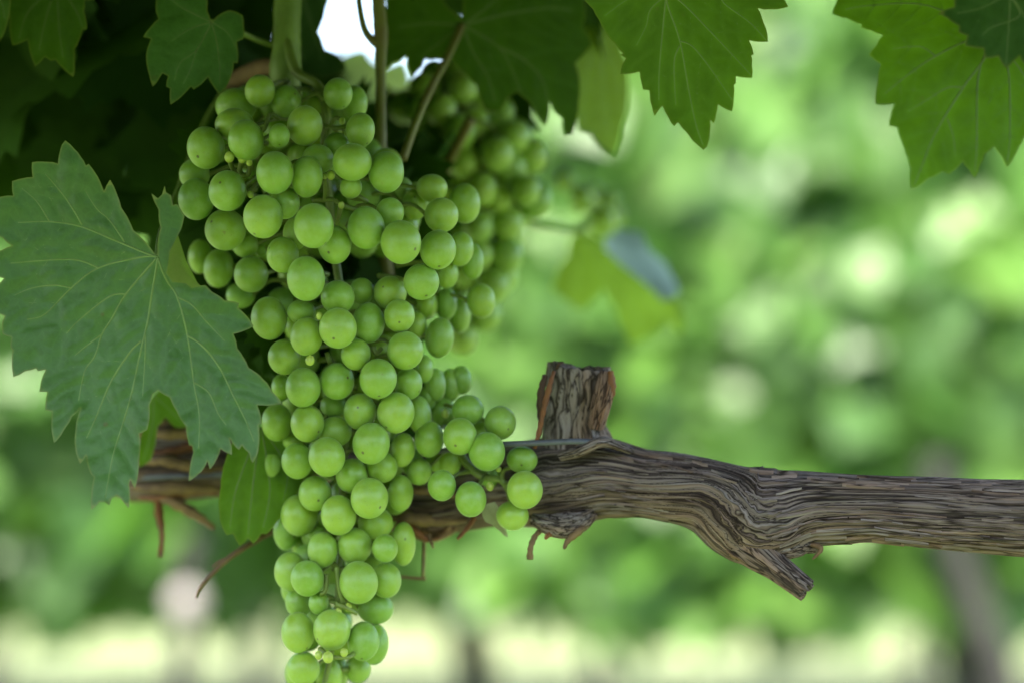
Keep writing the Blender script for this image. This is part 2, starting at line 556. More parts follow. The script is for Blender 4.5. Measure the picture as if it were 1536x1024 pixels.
# ------------------------------------------------------------------ setting: ground, far hills
def ground():
    m, nt, N, L, B, O = newmat('dry_grass_ground')
    tc = N.new('ShaderNodeTexCoord').outputs['Object']
    a = noise(N, L, tc, 0.6, 5, 0.6)
    b = noise(N, L, tc, 9, 5, 0.7)
    col = ramp(N, L, a, [(0.35, (0.06, 0.10, 0.03)), (0.6, (0.10, 0.13, 0.045))])
    col = mixrgb(N, L, math_(N, L, 'MULTIPLY', b, 0.5), col, (0.07, 0.09, 0.03))
    L.new(col, B.inputs['Base Color'])
    B.inputs['Roughness'].default_value = 0.95
    n = 90
    xs = np.concatenate([np.linspace(-600, -20, 15), np.linspace(-18, 18, 60), np.linspace(20, 600, 15)])
    ys = np.concatenate([np.linspace(-600, -6, 15), np.linspace(-4, 32, 60), np.linspace(36, 900, 15)])
    X, Y = np.meshgrid(xs, ys)
    p = np.stack([X.ravel() * .35, Y.ravel() * .35, X.ravel() * 0], 1)
    Z = 0.05 * pnoise(p, 3)
    v = np.stack([X.ravel(), Y.ravel(), Z], 1)
    f = []
    w = len(xs)
    for j in range(len(ys) - 1):
        for i in range(w - 1):
            f.append((j * w + i, j * w + i + 1, (j + 1) * w + i + 1, (j + 1) * w + i))
    o = link('ground', mesh('ground', v, f, m))
    o['kind'] = 'structure'
    # straw coloured mown alleys between the far rows
    ms, nt, N, L, B, O = newmat('mown_straw')
    tc = N.new('ShaderNodeTexCoord').outputs['Object']
    col = ramp(N, L, noise(N, L, tc, 0.9, 5, 0.6), [(0.35, (0.14, 0.18, 0.08)), (0.6, (0.18, 0.21, 0.11))])
    col = mixrgb(N, L, math_(N, L, 'MULTIPLY', noise(N, L, tc, 9, 5, 0.7), 0.5), col, (0.12, 0.14, 0.05))
    L.new(col, B.inputs['Base Color'])
    B.inputs['Roughness'].default_value = 0.95
    V2, F2 = [], []
    for y0, y1 in ((4.05, 5.55), (6.4, 8.25), (9.0, 10.85), (11.6, 13.6)):
        for i in range(25):
            xx = -9 + i * .75
            for q in (0, .33, .67, 1):
                V2.append((xx, y0 + (y1 - y0) * q + (0.07 * math.sin(i * 1.9 + q) if q in (0, 1) else 0), 0.066 if q in (.33, .67) else 0.056))
        b0 = len(V2) - 100
        for i in range(24):
            for q in range(3):
                a0 = b0 + i * 4 + q
                F2.append((a0, a0 + 4, a0 + 5, a0 + 1))
    o = link('path', mesh('path', V2, F2, ms))
    o['kind'] = 'structure'
    # grass blades
    mg = plain('dry_grass_blade', (0.16, 0.19, 0.08), 0.8, (0.12, 0.16, 0.05), 3)
    V, Fc = [], []
    g = np.random.default_rng(5)
    for i in range(16000):
        x = g.uniform(-3.2, 3.2)
        y = g.uniform(2.0, 15.0)
        if i % 3 == 0:
            y = g.uniform(6.5, 10.5)
        hgt = g.uniform(0.06, 0.14)
        an = g.uniform(0, 6.28)
        dx, dy = math.cos(an) * 0.004, math.sin(an) * 0.004
        lx, ly = g.normal(0, 0.03, 2)
        k = len(V)
        V += [(x - dx, y - dy, -0.02), (x + dx, y + dy, -0.02), (x + lx * .5 + dx * .7, y + ly * .5 + dy * .7, hgt * .6), (x + lx, y + ly, hgt)]
        Fc += [(k, k + 1, k + 2), (k, k + 2, k + 3)]
    o = link('grass', mesh('grass', V, Fc, mg))
    o['kind'] = 'stuff'
    o['label'] = 'pale dry grass growing in the alleys between the vine rows'
    o['category'] = 'grass'
    # far ridge
    mh = plain('far_hill', (0.07, 0.12, 0.04), 0.9, (0.05, 0.09, 0.03), 0.05)
    V, Fc = [], []
    for i in range(121):
        x = -600 + i * 10
        h0 = 14 + 5 * math.sin(i * .23) + 3 * math.sin(i * .71)
        V += [(x, 480, -2), (x, 510, h0 * .7), (x, 560, h0), (x, 640, -2)]
    for i in range(120):
        for k in range(3):
            a_ = i * 4 + k
            Fc.append((a_, a_ + 4, a_ + 5, a_ + 1))
    o = link('hills', mesh('hills', V, Fc, mh))
    o['kind'] = 'structure'


ground()


# ------------------------------------------------------------------ leaf clouds (crowns)
def leaf_template(teeth=1):
    """a five lobed vine leaf about 1 unit long, petiole at the origin, tip along -Z, face to -Y"""
    pr = [(0, .10), (18, .30), (32, .46), (44, .36), (58, .40), (78, .60), (92, .62), (104, .50), (118, .46), (140, .66), (156, .62), (170, .74), (180, .86)]
    pts = []
    for a, r in pr:
        pts.append((a, r))
    full = pts + [(360 - a, r) for a, r in reversed(pts[1:-1])]
    if teeth > 1:
        out = []
        for i, (a, r) in enumerate(full):
            a2, r2 = full[(i + 1) % len(full)]
            if a2 < a:
                a2 += 360
            out.append((a, r * 1.05))
            out.append(((a + a2) / 2, (r + r2) / 2 * 0.92))
        full = out
    n = len(full)
    V = [(0, 0, 0)]
    for s in (0.5, 1.0):
        for a, r in full:
            x, z = math.sin(R(a)) * r * s, math.cos(R(a)) * r * s
            y = 0.10 * abs(x) ** 1.3 - 0.16 * (z * z if z < 0 else 0) + 0.03 * math.sin(3 * R(a)) * s
            V.append((x, -y, z))
    Fc = []
    for i in range(n):
        j = (i + 1) % n
        Fc.append((0, 1 + i, 1 + j))
        Fc.append((1 + i, 1 + n + i, 1 + n + j, 1 + j))
    return np.array(V), Fc


TPL = leaf_template(1)
TPL2 = leaf_template(2)


def rotm(rx, ry, rz):
    return np.array(Euler((rx, ry, rz)).to_matrix())


def leaf_cloud(name, items, mat, tpl=TPL):
    """items: list of (pos, euler, size)"""
    T, Fc = tpl
    V, FF = [], []
    k = 0
    for pos, e, s in items:
        V.append(T @ rotm(*e).T * s + np.array(pos))
        FF += [tuple(i + k for i in f) for f in Fc]
        k += len(T)
    return mesh(name, np.concatenate(V), FF, mat)


def crown_items(g, n, hx, hy, z0, z1, smin, smax, gap=None):
    out = []
    while len(out) < n:
        x = g.uniform(-hx, hx)
        z = g.uniform(z0, z1)
        # ragged hedge section: wide in the middle, ragged foot and top
        t = (z - z0) / (z1 - z0)
        w = hy * (0.55 + 0.9 * math.sin(math.pi * min(1, max(0, t * 0.8 + 0.15))) * 0.6)
        y = g.choice([-1, 1]) * w * (1 - abs(g.normal(0, 0.33)))
        if t < 0.10 and g.random() < 0.4:
            continue
        if t > 0.85 and g.random() < 0.5:
            continue
        side = 0 if y < 0 else math.pi
        e = (g.normal(-0.35, 0.45), g.normal(0, 0.5), side + g.normal(0, 0.6))
        out.append(((x, y, z), e, g.uniform(smin, smax)))
    return out


def trunk_mb(pts, r0, r1, seed):
    g = random.Random(seed)
    mb = MB()
    n = len(pts)
    mb.tube(pts, [r0 + (r1 - r0) * i / (n - 1) for i in range(n)], 12, True, 5, 0.10)
    return mb


def copy_thing(root, loc, rz=0, sc=1.0):
    r = root.copy()
    COL.objects.link(r)
    r.location = loc
    r.rotation_euler = (0, 0, rz)
    r.scale = (sc, sc, sc)
    for ch in root.children:
        c = ch.copy()
        COL.objects.link(c)
        c.parent = r
    return r


VINE_LABEL = 'out of focus leafy grapevine standing in the sunlit rows behind the bunches'
VINE_GROUP = 'grapevines in the rows behind'


def row_vine(seed, n, smin, smax, top=1.72):
    g = np.random.default_rng(seed)
    root = empty('row_grapevine', (0, 0, 0))
    tag(root, VINE_LABEL, 'grapevine', VINE_GROUP)
    a, b = g.normal(0, .04, 2)
    mb = trunk_mb([Vector((0, 0, -.03)), Vector((a, 0, .25)), Vector((b, 0.02, .5)), Vector((a * .5, 0, .72)), Vector((0, 0, .82))], .034, .024, seed)
    mb.tube([Vector((0, 0, .80)), Vector((.25, 0, .84)), Vector((.6, 0, .83))], [.022, .018, .014], 8, True, 4)
    mb.tube([Vector((0, 0, .80)), Vector((-.25, 0, .83)), Vector((-.6, 0, .83))], [.022, .018, .014], 8, True, 4)
    mb.build('trunk', TRUNK_FAR, root)
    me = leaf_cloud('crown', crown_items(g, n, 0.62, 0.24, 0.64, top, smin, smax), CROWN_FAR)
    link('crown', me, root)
    return root


protos = [row_vine(100 + i, 1150, .066, .125) for i in range(4)]
used = set()


def place_vine(i, x, y, rz=0, sc=1.0):
    p = protos[i]
    if i not in used:
        used.add(i)
        p.location = (x, y, 0)
        p.rotation_euler = (0, 0, rz)
        p.scale = (sc,) * 3
        return p
    return copy_thing(p, (x, y, 0), rz, sc)


k = 0
for (yy, xs) in ((-1.7, (-2.0, -0.95, 0.1, 1.15, 2.2)), (3.4, (-2.0, -0.94, 0.64, 1.76)), (6.0, (-2.1, -1.3, -0.55, 0.22, 1.0, 1.8, 2.5)),  # first row is unseen, added behind the camera to block low sky light
                 (8.6, (-2.7, -1.95, -1.2, -.45, .3, 1.1, 1.85, 2.65)), (11.2, (-2.9, -1.8, -.75, .3, 1.4, 2.5)), (14.0, (-3.0, -2.0, -.9, .1, 1.2, 2.3, 3.3))):
    for xx in xs:
        place_vine(k % 4, xx + rnd.uniform(-.08, .08), yy + rnd.uniform(-.05, .05), math.pi * (k % 2) + rnd.uniform(-.05, .05), rnd.uniform(.96, 1.04) * (1.0 if yy < 0 else 1 if yy < 4 else .92))
        k += 1


short_vine = row_vine(131, 700, .06, .115, 1.24)
short_vine.location = (-.10, 3.42, 0)


def special_vine():
    """nearer vines of the next row whose trunks show: a leaning grey one at right, one with a pale cut knob at left"""
    d = 3.12
    base = at(1520, 1024, d)
    root = empty('row_grapevine', (base.x + .06, d, 0))
    tag(root, 'leaning grey vine trunk out of focus at lower right, under the old arm', 'grapevine')
    mb = trunk_mb([Vector((base.x + .09, d, -.03)), Vector((base.x + .05, d, .25)), at(1504, 1024, d), at(1468, 930, d), at(1442, 850, d),
                   at(1422, 780, d), at(1400, 690, d)], .025, .019, 3)
    mb.build('trunk', TRUNK_FAR, root)
    d = 3.1
    base = at(268, 1024, d)
    root = empty('row_grapevine', (base.x, d, 0))
    tag(root, 'blurred slim vine trunk with a pale pinkish grey cut knob at lower left', 'grapevine')
    mb = trunk_mb([Vector((base.x, d, -.03)), Vector((base.x, d, .3)), at(270, 1024, d), at(276, 960, d), at(280, 905, d), at(285, 800, d)], .017, .013, 4)
    mb.build('trunk', TRUNK_FAR, root)
    mb = MB()
    mb.ball(at(281, 905, d) + Vector((0, -.012, 0)), .020, 14, 10, (1.1, .8, 1.2))
    mb.build('cut_knob', PALE_CUT, root)


special_vine()

# ------------------------------------------------------------------ the foreground grapevine: wood


def limb(stations, nu, ns, amp, seed, ku=9.0, ls=60.0, warpf=None, cap=True, ragged=(0, 0), coarse=1.0, steep=None):
    """stations: (x, y, half width px, d). The limb is a tube along the stations; returns verts, faces, grain, height"""
    st = [Vector((s[0], s[1], s[2])) for s in stations]
    dd = [Vector((s[3], 0, 0)) for s in stations]
    m = 12
    P = catmull(st, m)
    D = [v.x for v in catmull(dd, m)]
    # resample evenly
    L = [0.0]
    for i in range(1, len(P)):
        L.append(L[-1] + math.hypot(P[i].x - P[i - 1].x, P[i].y - P[i - 1].y))
    tot = L[-1]
    s = np.linspace(0, tot, ns)
    X = np.interp(s, L, [p.x for p in P])
    Y = np.interp(s, L, [p.y for p in P])
    H = np.interp(s, L, [p.z for p in P])
    Dp = np.interp(s, L, D)
    c = np.stack([(X - 768) / F * Dp, Dp, CZ + (512 - Y) / F * Dp], 1)
    t = np.gradient(c, axis=0)
    t /= np.linalg.norm(t, axis=1)[:, None]
    yax = np.array([0, 1.0, 0])
    a1 = np.cross(t, yax)
    a1 /= np.linalg.norm(a1, axis=1)[:, None]
    a2 = np.cross(a1, t)
    th = np.linspace(0, 2 * math.pi, nu, endpoint=False)
    TH, SS = np.meshgrid(th, s)
    HH = np.repeat(H[:, None], nu, 1)
    warp_t, warp_s = 0, 0
    if warpf is not None:
        warp_t, warp_s = warpf(SS, TH, X, Y)
    base = np.stack([SS.ravel() / 140.0, np.cos(TH).ravel() * 1.3, np.sin(TH).ravel() * 1.3], 1)
    wob = pnoise(base * np.array([.8, 1.5, 1.5]), seed + 9).reshape(TH.shape)
    T2 = TH + 0.16 * wob + warp_t
    S2 = SS + 20 * wob + warp_s
    G = np.stack([np.cos(T2).ravel() * ku, np.sin(T2).ravel() * ku, S2.ravel() / ls], 1)
    big = pnoise(G * np.array([.33, .33, .45]), seed).reshape(TH.shape)
    mid = pnoise(G * np.array([.8, .8, .8]), seed + 1).reshape(TH.shape)
    fine = pnoise(G * np.array([1.9, 1.9, 1.5]), seed + 2).reshape(TH.shape)
    ridge = 1 - 2.6 * np.abs(mid)                    # sharp crests, rounded troughs turned over below
    crack = np.exp(-(mid / 0.045) ** 2)              # thin deep furrows where mid crosses zero
    crk2 = np.exp(-(fine / 0.05) ** 2) * 0.5
    lump = pnoise(base * np.array([1.2, 1, 1]), seed + 5).reshape(TH.shape)
    disp = 2.2 * lump * coarse + 2.6 * big + 1.1 * fine - 2.6 * crack - 1.2 * crk2
    r = HH + disp * amp
    if ragged[0]:
        pass
    pxs = (Dp / F)[:, None]
    rr = r * pxs
    pos = c[:, None, :] + a1[:, None, :] * (np.cos(TH) * rr)[..., None] + a2[:, None, :] * (np.sin(TH) * rr)[..., None]
    # ragged broken ends
    for e, idx in ((0, 0), (1, ns - 1)):
        if ragged[e]:
            q = np.stack([np.cos(th) * 2.5, np.sin(th) * 2.5, th * 0 + seed], 1)
            off = ragged[e] * (pnoise(q, seed + 4) * 1.2 + 0.5 * pnoise(q * 3.1, seed + 6))
            kk = 10
            for j in range(kk):
                i = j if e == 0 else ns - 1 - j
                sgn = -1 if e == 0 else 1
                w = (1 - j / kk)
                pos[i] += (t[i][None, :] * (off * w * sgn)[:, None]) * (Dp[i] / F)
    V = pos.reshape(-1, 3)
    hn = np.clip(0.5 + 0.9 * mid * 0 + 0.5 * big + 0.45 * fine - 0.55 * crack - 0.25 * crk2, 0, 1).ravel()
    Fc = []
    for i in range(ns - 1):
        for k in range(nu):
            a = i * nu + k
            b = i * nu + (k + 1) % nu
            Fc.append((a, b, b + nu, a + nu))
    grain = G
    if cap:
        for e in (0, 1):
            ring = [(ns - 1) * nu * e + k for k in range(nu)]
            cen = V[ring].mean(0)
            prev = ring
            for q in (0.66, 0.33):
                nb = len(V)
                jit = npr.normal(0, 1.0, (nu, 1)) * (Dp[0] / F) * 2.0
                nv = cen + (V[ring] - cen) * q + t[0 if e == 0 else -1][None, :] * jit
                V = np.concatenate([V, nv])
                grain = np.concatenate([grain, grain[ring] * np.array([q, q, 1])])
                hn = np.concatenate([hn, np.full(nu, .5)])
                cur = [nb + k for k in range(nu)]
                for k in range(nu):
                    f = (prev[k], cur[k], cur[(k + 1) % nu], prev[(k + 1) % nu])
                    Fc.append(f if e == 0 else tuple(reversed(f)))
                prev = cur
            V = np.concatenate([V, cen[None, :]])
            grain = np.concatenate([grain, np.array([[0, 0, grain[ring[0]][2]]])])
            hn = np.concatenate([hn, [.5]])
            z = len(V) - 1
            for k in range(nu):
                f = (prev[k], z, prev[(k + 1) % nu])
                Fc.append(f if e == 0 else tuple(reversed(f)))
    return V, Fc, grain, hn


def limb_obj(name, data, mat, parent):
    V, Fc, G, h = data
    me = mesh(name, V - np.array(parent.location), Fc, mat)
    a = me.attributes.new('grain', 'FLOAT_VECTOR', 'POINT')
    a.data.foreach_set('vector', np.ascontiguousarray(G, dtype=np.float32).ravel())
    b = me.attributes.new('height', 'FLOAT', 'POINT')
    b.data.foreach_set('value', np.ascontiguousarray(h, dtype=np.float32))
    return link(name, me, parent)


vine = empty('grapevine', at(800, 720, .945))
tag(vine, 'old grapevine with a weathered brown horizontal arm and a sawn upright stub', 'grapevine')


def cordon_warp(SS, TH, X, Y):
    # the grain swirls round the knot at about pixel (1135, 775)
    Xs = np.repeat(X[:, None], TH.shape[1], 1)
    ys = -np.cos(TH) * 55                      # height on the limb in pixels (a1 points down for a limb drawn left to right)
    dx, dy = Xs - 1128, ys - 12
    rr = np.sqrt(dx * dx + dy * dy * 1.5)
    sw = np.exp(-(rr / 52.0) ** 2)
    front = (np.sin(TH) < 0.2)
    q = np.stack([Xs.ravel() / 26, ys.ravel() / 14, TH.ravel() * 0 + 3], 1)
    nq = pnoise(q, 31).reshape(TH.shape)
    nq2 = pnoise(q * 2.3, 32).reshape(TH.shape)
    wt = 0.42 * np.exp(-((dx + 30) / 75) ** 2) * np.clip(dx / 70, -1, 1) + sw * (0.24 * nq + 0.10 * nq2)
    ws = 70 * sw * nq
    # second small knot beneath the upright stub
    dx2, dy2 = Xs - 860, ys + 20
    r2 = np.sqrt(dx2 ** 2 + dy2 ** 2)
    s2 = np.exp(-(r2 / 45.0) ** 2)
    return wt * front + 0.25 * s2 * nq, ws * front + 60 * s2 * nq


# (x, top edge, bottom edge, depth)
cord = [(196, 640, 752, 1.02), (230, 628, 752, 1.015), (280, 632, 748, 1.01), (340, 640, 745, 1.005), (430, 655, 755, 1.0), (520, 668, 775, .99), (600, 678, 800, .98),
        (660, 682, 800, .97), (740, 672, 788, .957), (800, 658, 790, .947), (850, 652, 786, .94), (905, 656, 776, .934), (960, 672, 774, .929),
        (1010, 678, 782, .925), (1060, 687, 800, .921), (1105, 694, 836, .918), (1140, 698, 850, .916), (1175, 701, 838, .914), (1215, 706, 818, .912),
        (1300, 711, 813, .908), (1400, 715, 822, .904), (1480, 718, 828, .90), (1560, 720, 834, .896), (1650, 722, 836, .89)]
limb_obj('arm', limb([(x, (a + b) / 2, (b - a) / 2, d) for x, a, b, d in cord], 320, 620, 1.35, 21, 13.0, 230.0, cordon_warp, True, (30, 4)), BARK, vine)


def fibres(n, seed):
    """loose fibres and flakes of bark lying along the arm, lifted at their ends"""
    g = random.Random(seed)
    cx_ = [c[0] for c in cord]
    V, Fc, GR = [], [], []

    def surf(x, th, lift):
        y0, y1 = np.interp(x, cx_, [c[1] for c in cord]), np.interp(x, cx_, [c[2] for c in cord])
        d = float(np.interp(x, cx_, [c[3] for c in cord]))
        h = (y1 - y0) / 2
        c = at(x, (y0 + y1) / 2, d)
        r = h * d / F + lift
        return c + Vector((0, -math.cos(th) * r, math.sin(th) * r))

    for _ in range(n):
        x = g.uniform(590, 1535)
        th = g.uniform(-1.3, 1.25)
        ln = g.uniform(30, 170) if not 1040 < x < 1190 else g.uniform(14, 40)
        w = g.uniform(1.6, 5.5) * (1 if g.random() < .8 else 1.7)
        slope = g.gauss(0, .05) + (0.35 if 1030 < x < 1120 else (-.3 if 1150 < x < 1210 else 0)) * -0.01 * 30
        m = max(5, int(ln / 9))
        gx = (g.uniform(-20, 20), g.uniform(-20, 20), x / 230)
        base = len(V)
        up0, up1 = g.uniform(.2, 1.8), g.uniform(.2, 1.8)
        wob = g.uniform(0, 6)
        for i in range(m + 1):
            t = i / m
            xx = x + ln * (t - .5)
            tt = th + slope * (t - .5) + 0.012 * math.sin(t * 7 + wob)
            lift = .0003 + .0005 * (up0 * max(0, .25 - t) * 4 * .5 + up1 * max(0, t - .75) * 4 * .5)
            ww = w * (0.25 + 0.75 * math.sin(math.pi * min(1, t * .9 + .08)) ** .6) / 2
            dt = ww / 52.0
            for sgn, lf in ((-1, 0), (0, .00035), (1, 0)):
                V.append(surf(xx, tt + sgn * dt, lift + lf - (.0009 if sgn else 0)))
                GR.append((gx[0] + sgn * ww / 4.2, gx[1], gx[2] + ln * t / 230))
        for i in range(m):
            for k in range(2):
                a = base + i * 3 + k
                Fc.append((a, a + 1, a + 4, a + 3))
    limb_obj('bark_fibres', (np.array([tuple(v) for v in V]), Fc, np.array(GR), np.array([.45 + .35 * ((i * 7919) % 97) / 97 for i in range(len(V))])), BARK, vine)['kind'] = 'stuff'


fibres(190, 17)
# upright sawn spur with flared foot
spur = [(872, 740, 70, .948), (869, 704, 66, .945), (866, 680, 60, .942), (863, 660, 54, .940), (861, 640, 48, .938), (864, 610, 48, .937), (867, 585, 50, .936), (868, 566, 51, .936), (869, 552, 50, .936)]


def spur_warp(SS, TH, X, Y):
    p = np.stack([SS.ravel() / 22, np.cos(TH).ravel() * 2.4, np.sin(TH).ravel() * 2.4], 1)
    q = pnoise(p, 71).reshape(TH.shape)
    return 0.15 * q, 6 * q


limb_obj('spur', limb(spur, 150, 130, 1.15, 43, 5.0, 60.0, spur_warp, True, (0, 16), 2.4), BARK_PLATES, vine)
# torn wood on the right shoulder of the spur
limb_obj('torn_wood', limb([(893, 640, 12, .924), (900, 612, 15, .922), (906, 585, 15, .922), (911, 560, 12, .924)], 50, 50, .7, 61, 5.0, 40.0, None, True, (0, 7)), BARK_WARM, vine)
# collar of bark between spur and arm
limb_obj('bark_collar', limb([(842, 684, 7, .918), (868, 676, 9, .912), (896, 664, 9, .911), (915, 664, 8, .914), (945, 676, 5, .918)], 36, 90, .5, 67, 4.0, 45.0, None, True, (2, 2)), BARK, vine)
# broken stub below the knot
limb_obj('stub', limb([(1120, 812, 34, .91), (1145, 834, 27, .906), (1165, 850, 21, .904), (1188, 868, 19, .902), (1209, 884, 18, .90)], 90, 110, .8, 51, 6.0, 60.0, None, True, (0, 11)), BARK, vine)
# gnarled knots
limb_obj('knot', limb([(800, 778, 10, .925), (825, 786, 17, .922), (850, 788, 20, .922), (872, 782, 16, .923), (890, 770, 9, .925)], 70, 80, 1.2, 81, 4.0, 22.0, spur_warp, True, (3, 3)), BARK_PLATES, vine)
limb_obj('knot', limb([(1160, 826, 12, .905), (1188, 822, 14, .905), (1208, 818, 11, .906), (1224, 822, 6, .907)], 50, 60, 1.0, 83, 4.0, 22.0, spur_warp, True, (3, 6)), BARK_PLATES, vine)
limb_obj('knot', limb([(610, 770, 14, .962), (640, 792, 20, .96), (668, 790, 16, .96), (690, 778, 8, .96)], 50, 60, 1.2, 85, 4.0, 25.0, spur_warp, True, (4, 6)), BARK_WARM, vine)


def strip(name, pts, widths, mat, parent, thick=0.0007):
    """a flat peel of bark: pts (x, y, d), widths in px"""
    P = catmull([at(*p) for p in pts], 6)
    W = [v.x for v in catmull([Vector((w, 0, 0)) for w in widths], 6)]
    V, Fc = [], []
    for i, p in enumerate(P):
        a, b = P[max(i - 1, 0)], P[min(i + 1, len(P) - 1)]
        t = (b - a).normalized()
        sx = t.cross(Vector((0, 1, 0))).normalized()
        sx = (sx + Vector((0, 0.5 * math.sin(i * .35), 0))).normalized()
        w = max(W[i], 0.3) * p.y / F * 0.5 * (1 + 0.15 * math.sin(i * 2.1))
        nrm = t.cross(sx)
        V += [p - sx * w, p - nrm * thick * 1.4, p + sx * w, p + nrm * thick]
    for i in range(len(P) - 1):
        for k in range(4):
            a = i * 4 + k
            b = i * 4 + (k + 1) % 4
            Fc.append((a, b, b + 4, a + 4))
    e = (len(P) - 1) * 4
    Fc += [(3, 2, 1, 0), (e, e + 1, e + 2, e + 3)]
    me = mesh(name, [v - parent.location for v in V], Fc, mat)
    return link(name, me, parent)


strip('bark_peel', [(831, 556, .915), (824, 580, .913), (815, 615, .914), (809, 645, .915), (802, 672, .916)], [5, 9, 9, 8, 7], ORANGE, vine)
strip('bark_peel', [(916, 556, .921), (918, 575, .920), (914, 598, .922), (907, 618, .924)], [8, 14, 12, 4], ORANGE, vine)
strip('bark_peel', [(818, 562, .924), (812, 585, .922), (810, 620, .924), (811, 645, .926)], [8, 12, 10, 4], BARK_WARM, vine)
strip('bark_peel', [(815, 792, .925), (803, 803, .922), (796, 820, .920), (795, 838, .921)], [8, 9, 9, 11], DRY, vine)
strip('bark_peel', [(886, 780, .924), (870, 795, .918), (852, 810, .917), (846, 822, .918)], [10, 12, 9, 5], DRY, vine)
strip('bark_peel', [(834, 798, .922), (822, 802, .918), (818, 808, .918)], [10, 9, 4], ORANGE, vine)
strip('bark_peel', [(1212, 815, .906), (1226, 818, .902), (1231, 824, .901), (1219, 838, .902)], [8, 9, 8, 3], DRY, vine)
strip('bark_peel', [(239, 735, .985), (238, 765, .980), (243, 800, .978), (240, 834, .980)], [12, 14, 9, 8], ORANGE, vine)
strip('bark_peel', [(230, 738, .98), (262, 752, .975), (300, 776, .975), (322, 792, .977)], [16, 20, 16, 8], DRY, vine)
strip('bark_peel', [(712, 775, .935), (702, 790, .932), (686, 808, .931)], [9, 8, 5], ORANGE, vine)
strip('bark_peel', [(642, 800, .945), (648, 815, .943), (650, 822, .943)], [8, 5, 2], DRY, vine)
strip('bark_peel', [(1086, 818, .909), (1098, 832, .905), (1115, 840, .905)], [5, 6, 3], DRY, vine)
strip('bark_peel', [(835, 553, .926), (838, 546, .924), (845, 543, .925)], [3, 6, 3], BARK_WARM, vine)

for (xa, ya, xb, yb, w, mt_) in ((205, 650, 345, 652, 22, DRY), (200, 676, 350, 668, 16, ORANGE), (206, 694, 345, 698, 20, DRY), (198, 730, 350, 735, 24, DRY), (210, 745, 330, 742, 14, ORANGE),
                                 (215, 632, 300, 638, 14, DRY), (560, 770, 700, 780, 22, DRY), (580, 735, 720, 742, 16, DRY), (590, 790, 660, 806, 12, ORANGE)):
    dz = (.985 if xa < 400 else .950) - (0.004 if w > 18 else 0)
    strip('bark_peel', [(xa, ya, dz), (xa * .7 + xb * .3, ya + rnd.uniform(-5, 5), dz - .008), (xa * .3 + xb * .7, yb + rnd.uniform(-5, 5), dz - .006), (xb, yb, dz + .004)], [w * .4, w, w * .8, w * .3], mt_, vine, .0012)

# trellis wire
mb = MB()
mb.tube([at(190, 722, 1.03), at(215, 716, 1.0), at(270, 713, .985), at(330, 711, .978), at(560, 690, .95), at(700, 670, .925), at(800, 664, .912), at(884, 662, .911), at(930, 675, .93), at(1100, 735, .96)],
        [.0010] * 5 + [.0011] * 5, 10, True, 8)
# twist of tie wire around it
tw = []
for i in range(60):
    a = i / 59 * 6.28 * 4
    q = at(822 + i * 0.55, 664, .911)
    tw.append(q + Vector((0, math.cos(a) * .0017, math.sin(a) * .0017)))
w = mb.build('trellis_wire', WIRE, None, at(700, 670, .925))
tag(w, 'grey metal trellis wire running along the old vine arm below the stub', 'wire')

# ------------------------------------------------------------------ berries


def berry_mesh(i, nu=36, nv=24):
    g = np.random.default_rng(40 + i)
    V = []
    a, b = g.uniform(0.0, .05), g.uniform(-.03, .03)
    ph0 = g.uniform(0, 6.28)
    for j in range(1, nv):
        p = math.pi * j / nv
        for k in range(nu):
            t = 2 * math.pi * k / nu
            r = 1 + 0.018 * math.sin(2 * t + ph0) * math.sin(p) ** 2 + b * math.cos(p) + .012 * math.cos(3 * t + ph0 * 2) * math.sin(p) ** 3
            V.append((math.sin(p) * math.cos(t) * r, math.sin(p) * math.sin(t) * r, math.cos(p) * r * (1 + a * .3)))
    V += [(0, 0, 0.985 + b), (0, 0, -0.985 + b)]
    Fc = []
    for j in range(nv - 2):
        for k in range(nu):
            x = j * nu + k
            y = j * nu + (k + 1) % nu
            Fc.append((x, x + nu, y + nu, y))
    tp = len(V) - 2
    for k in range(nu):
        Fc.append((tp, k, (k + 1) % nu))
        e = (nv - 2) * nu
        Fc.append((tp + 1, e + (k + 1) % nu, e + k))
    return mesh('berry', V, Fc, GRAPE[i % len(GRAPE)])


BERRY = [berry_mesh(i) for i in range(8)]


def solve_depth(traced, env, d0):
    """traced: (x, y, rx, ry, layer). Gives every berry a depth on the bunch's round front, pushed back until it clears those in front"""
    order = sorted(traced, key=lambda b: (b[4], -min(b[2], b[3])))
    out = []
    for (x, y, rx, ry, lay) in order:
        ex, er = env(y)
        dx = min(abs(x - ex), er * 0.97)
        z = d0 - math.sqrt(er * er - dx * dx) * d0 / F
        z += lay * 0.006
        for (X, Y, RX, RY, Z, _) in out:
            s = ((x - X) / (rx + RX)) ** 2 + ((y - Y) / (ry + RY)) ** 2
            if s < 1:
                ra = (rx + ry + RX + RY) / 2 * d0 / F
                need = ra * math.sqrt(1 - s) * 0.97
                z = max(z, Z + need)
        out.append((x, y, rx, ry, z, lay))
    return out


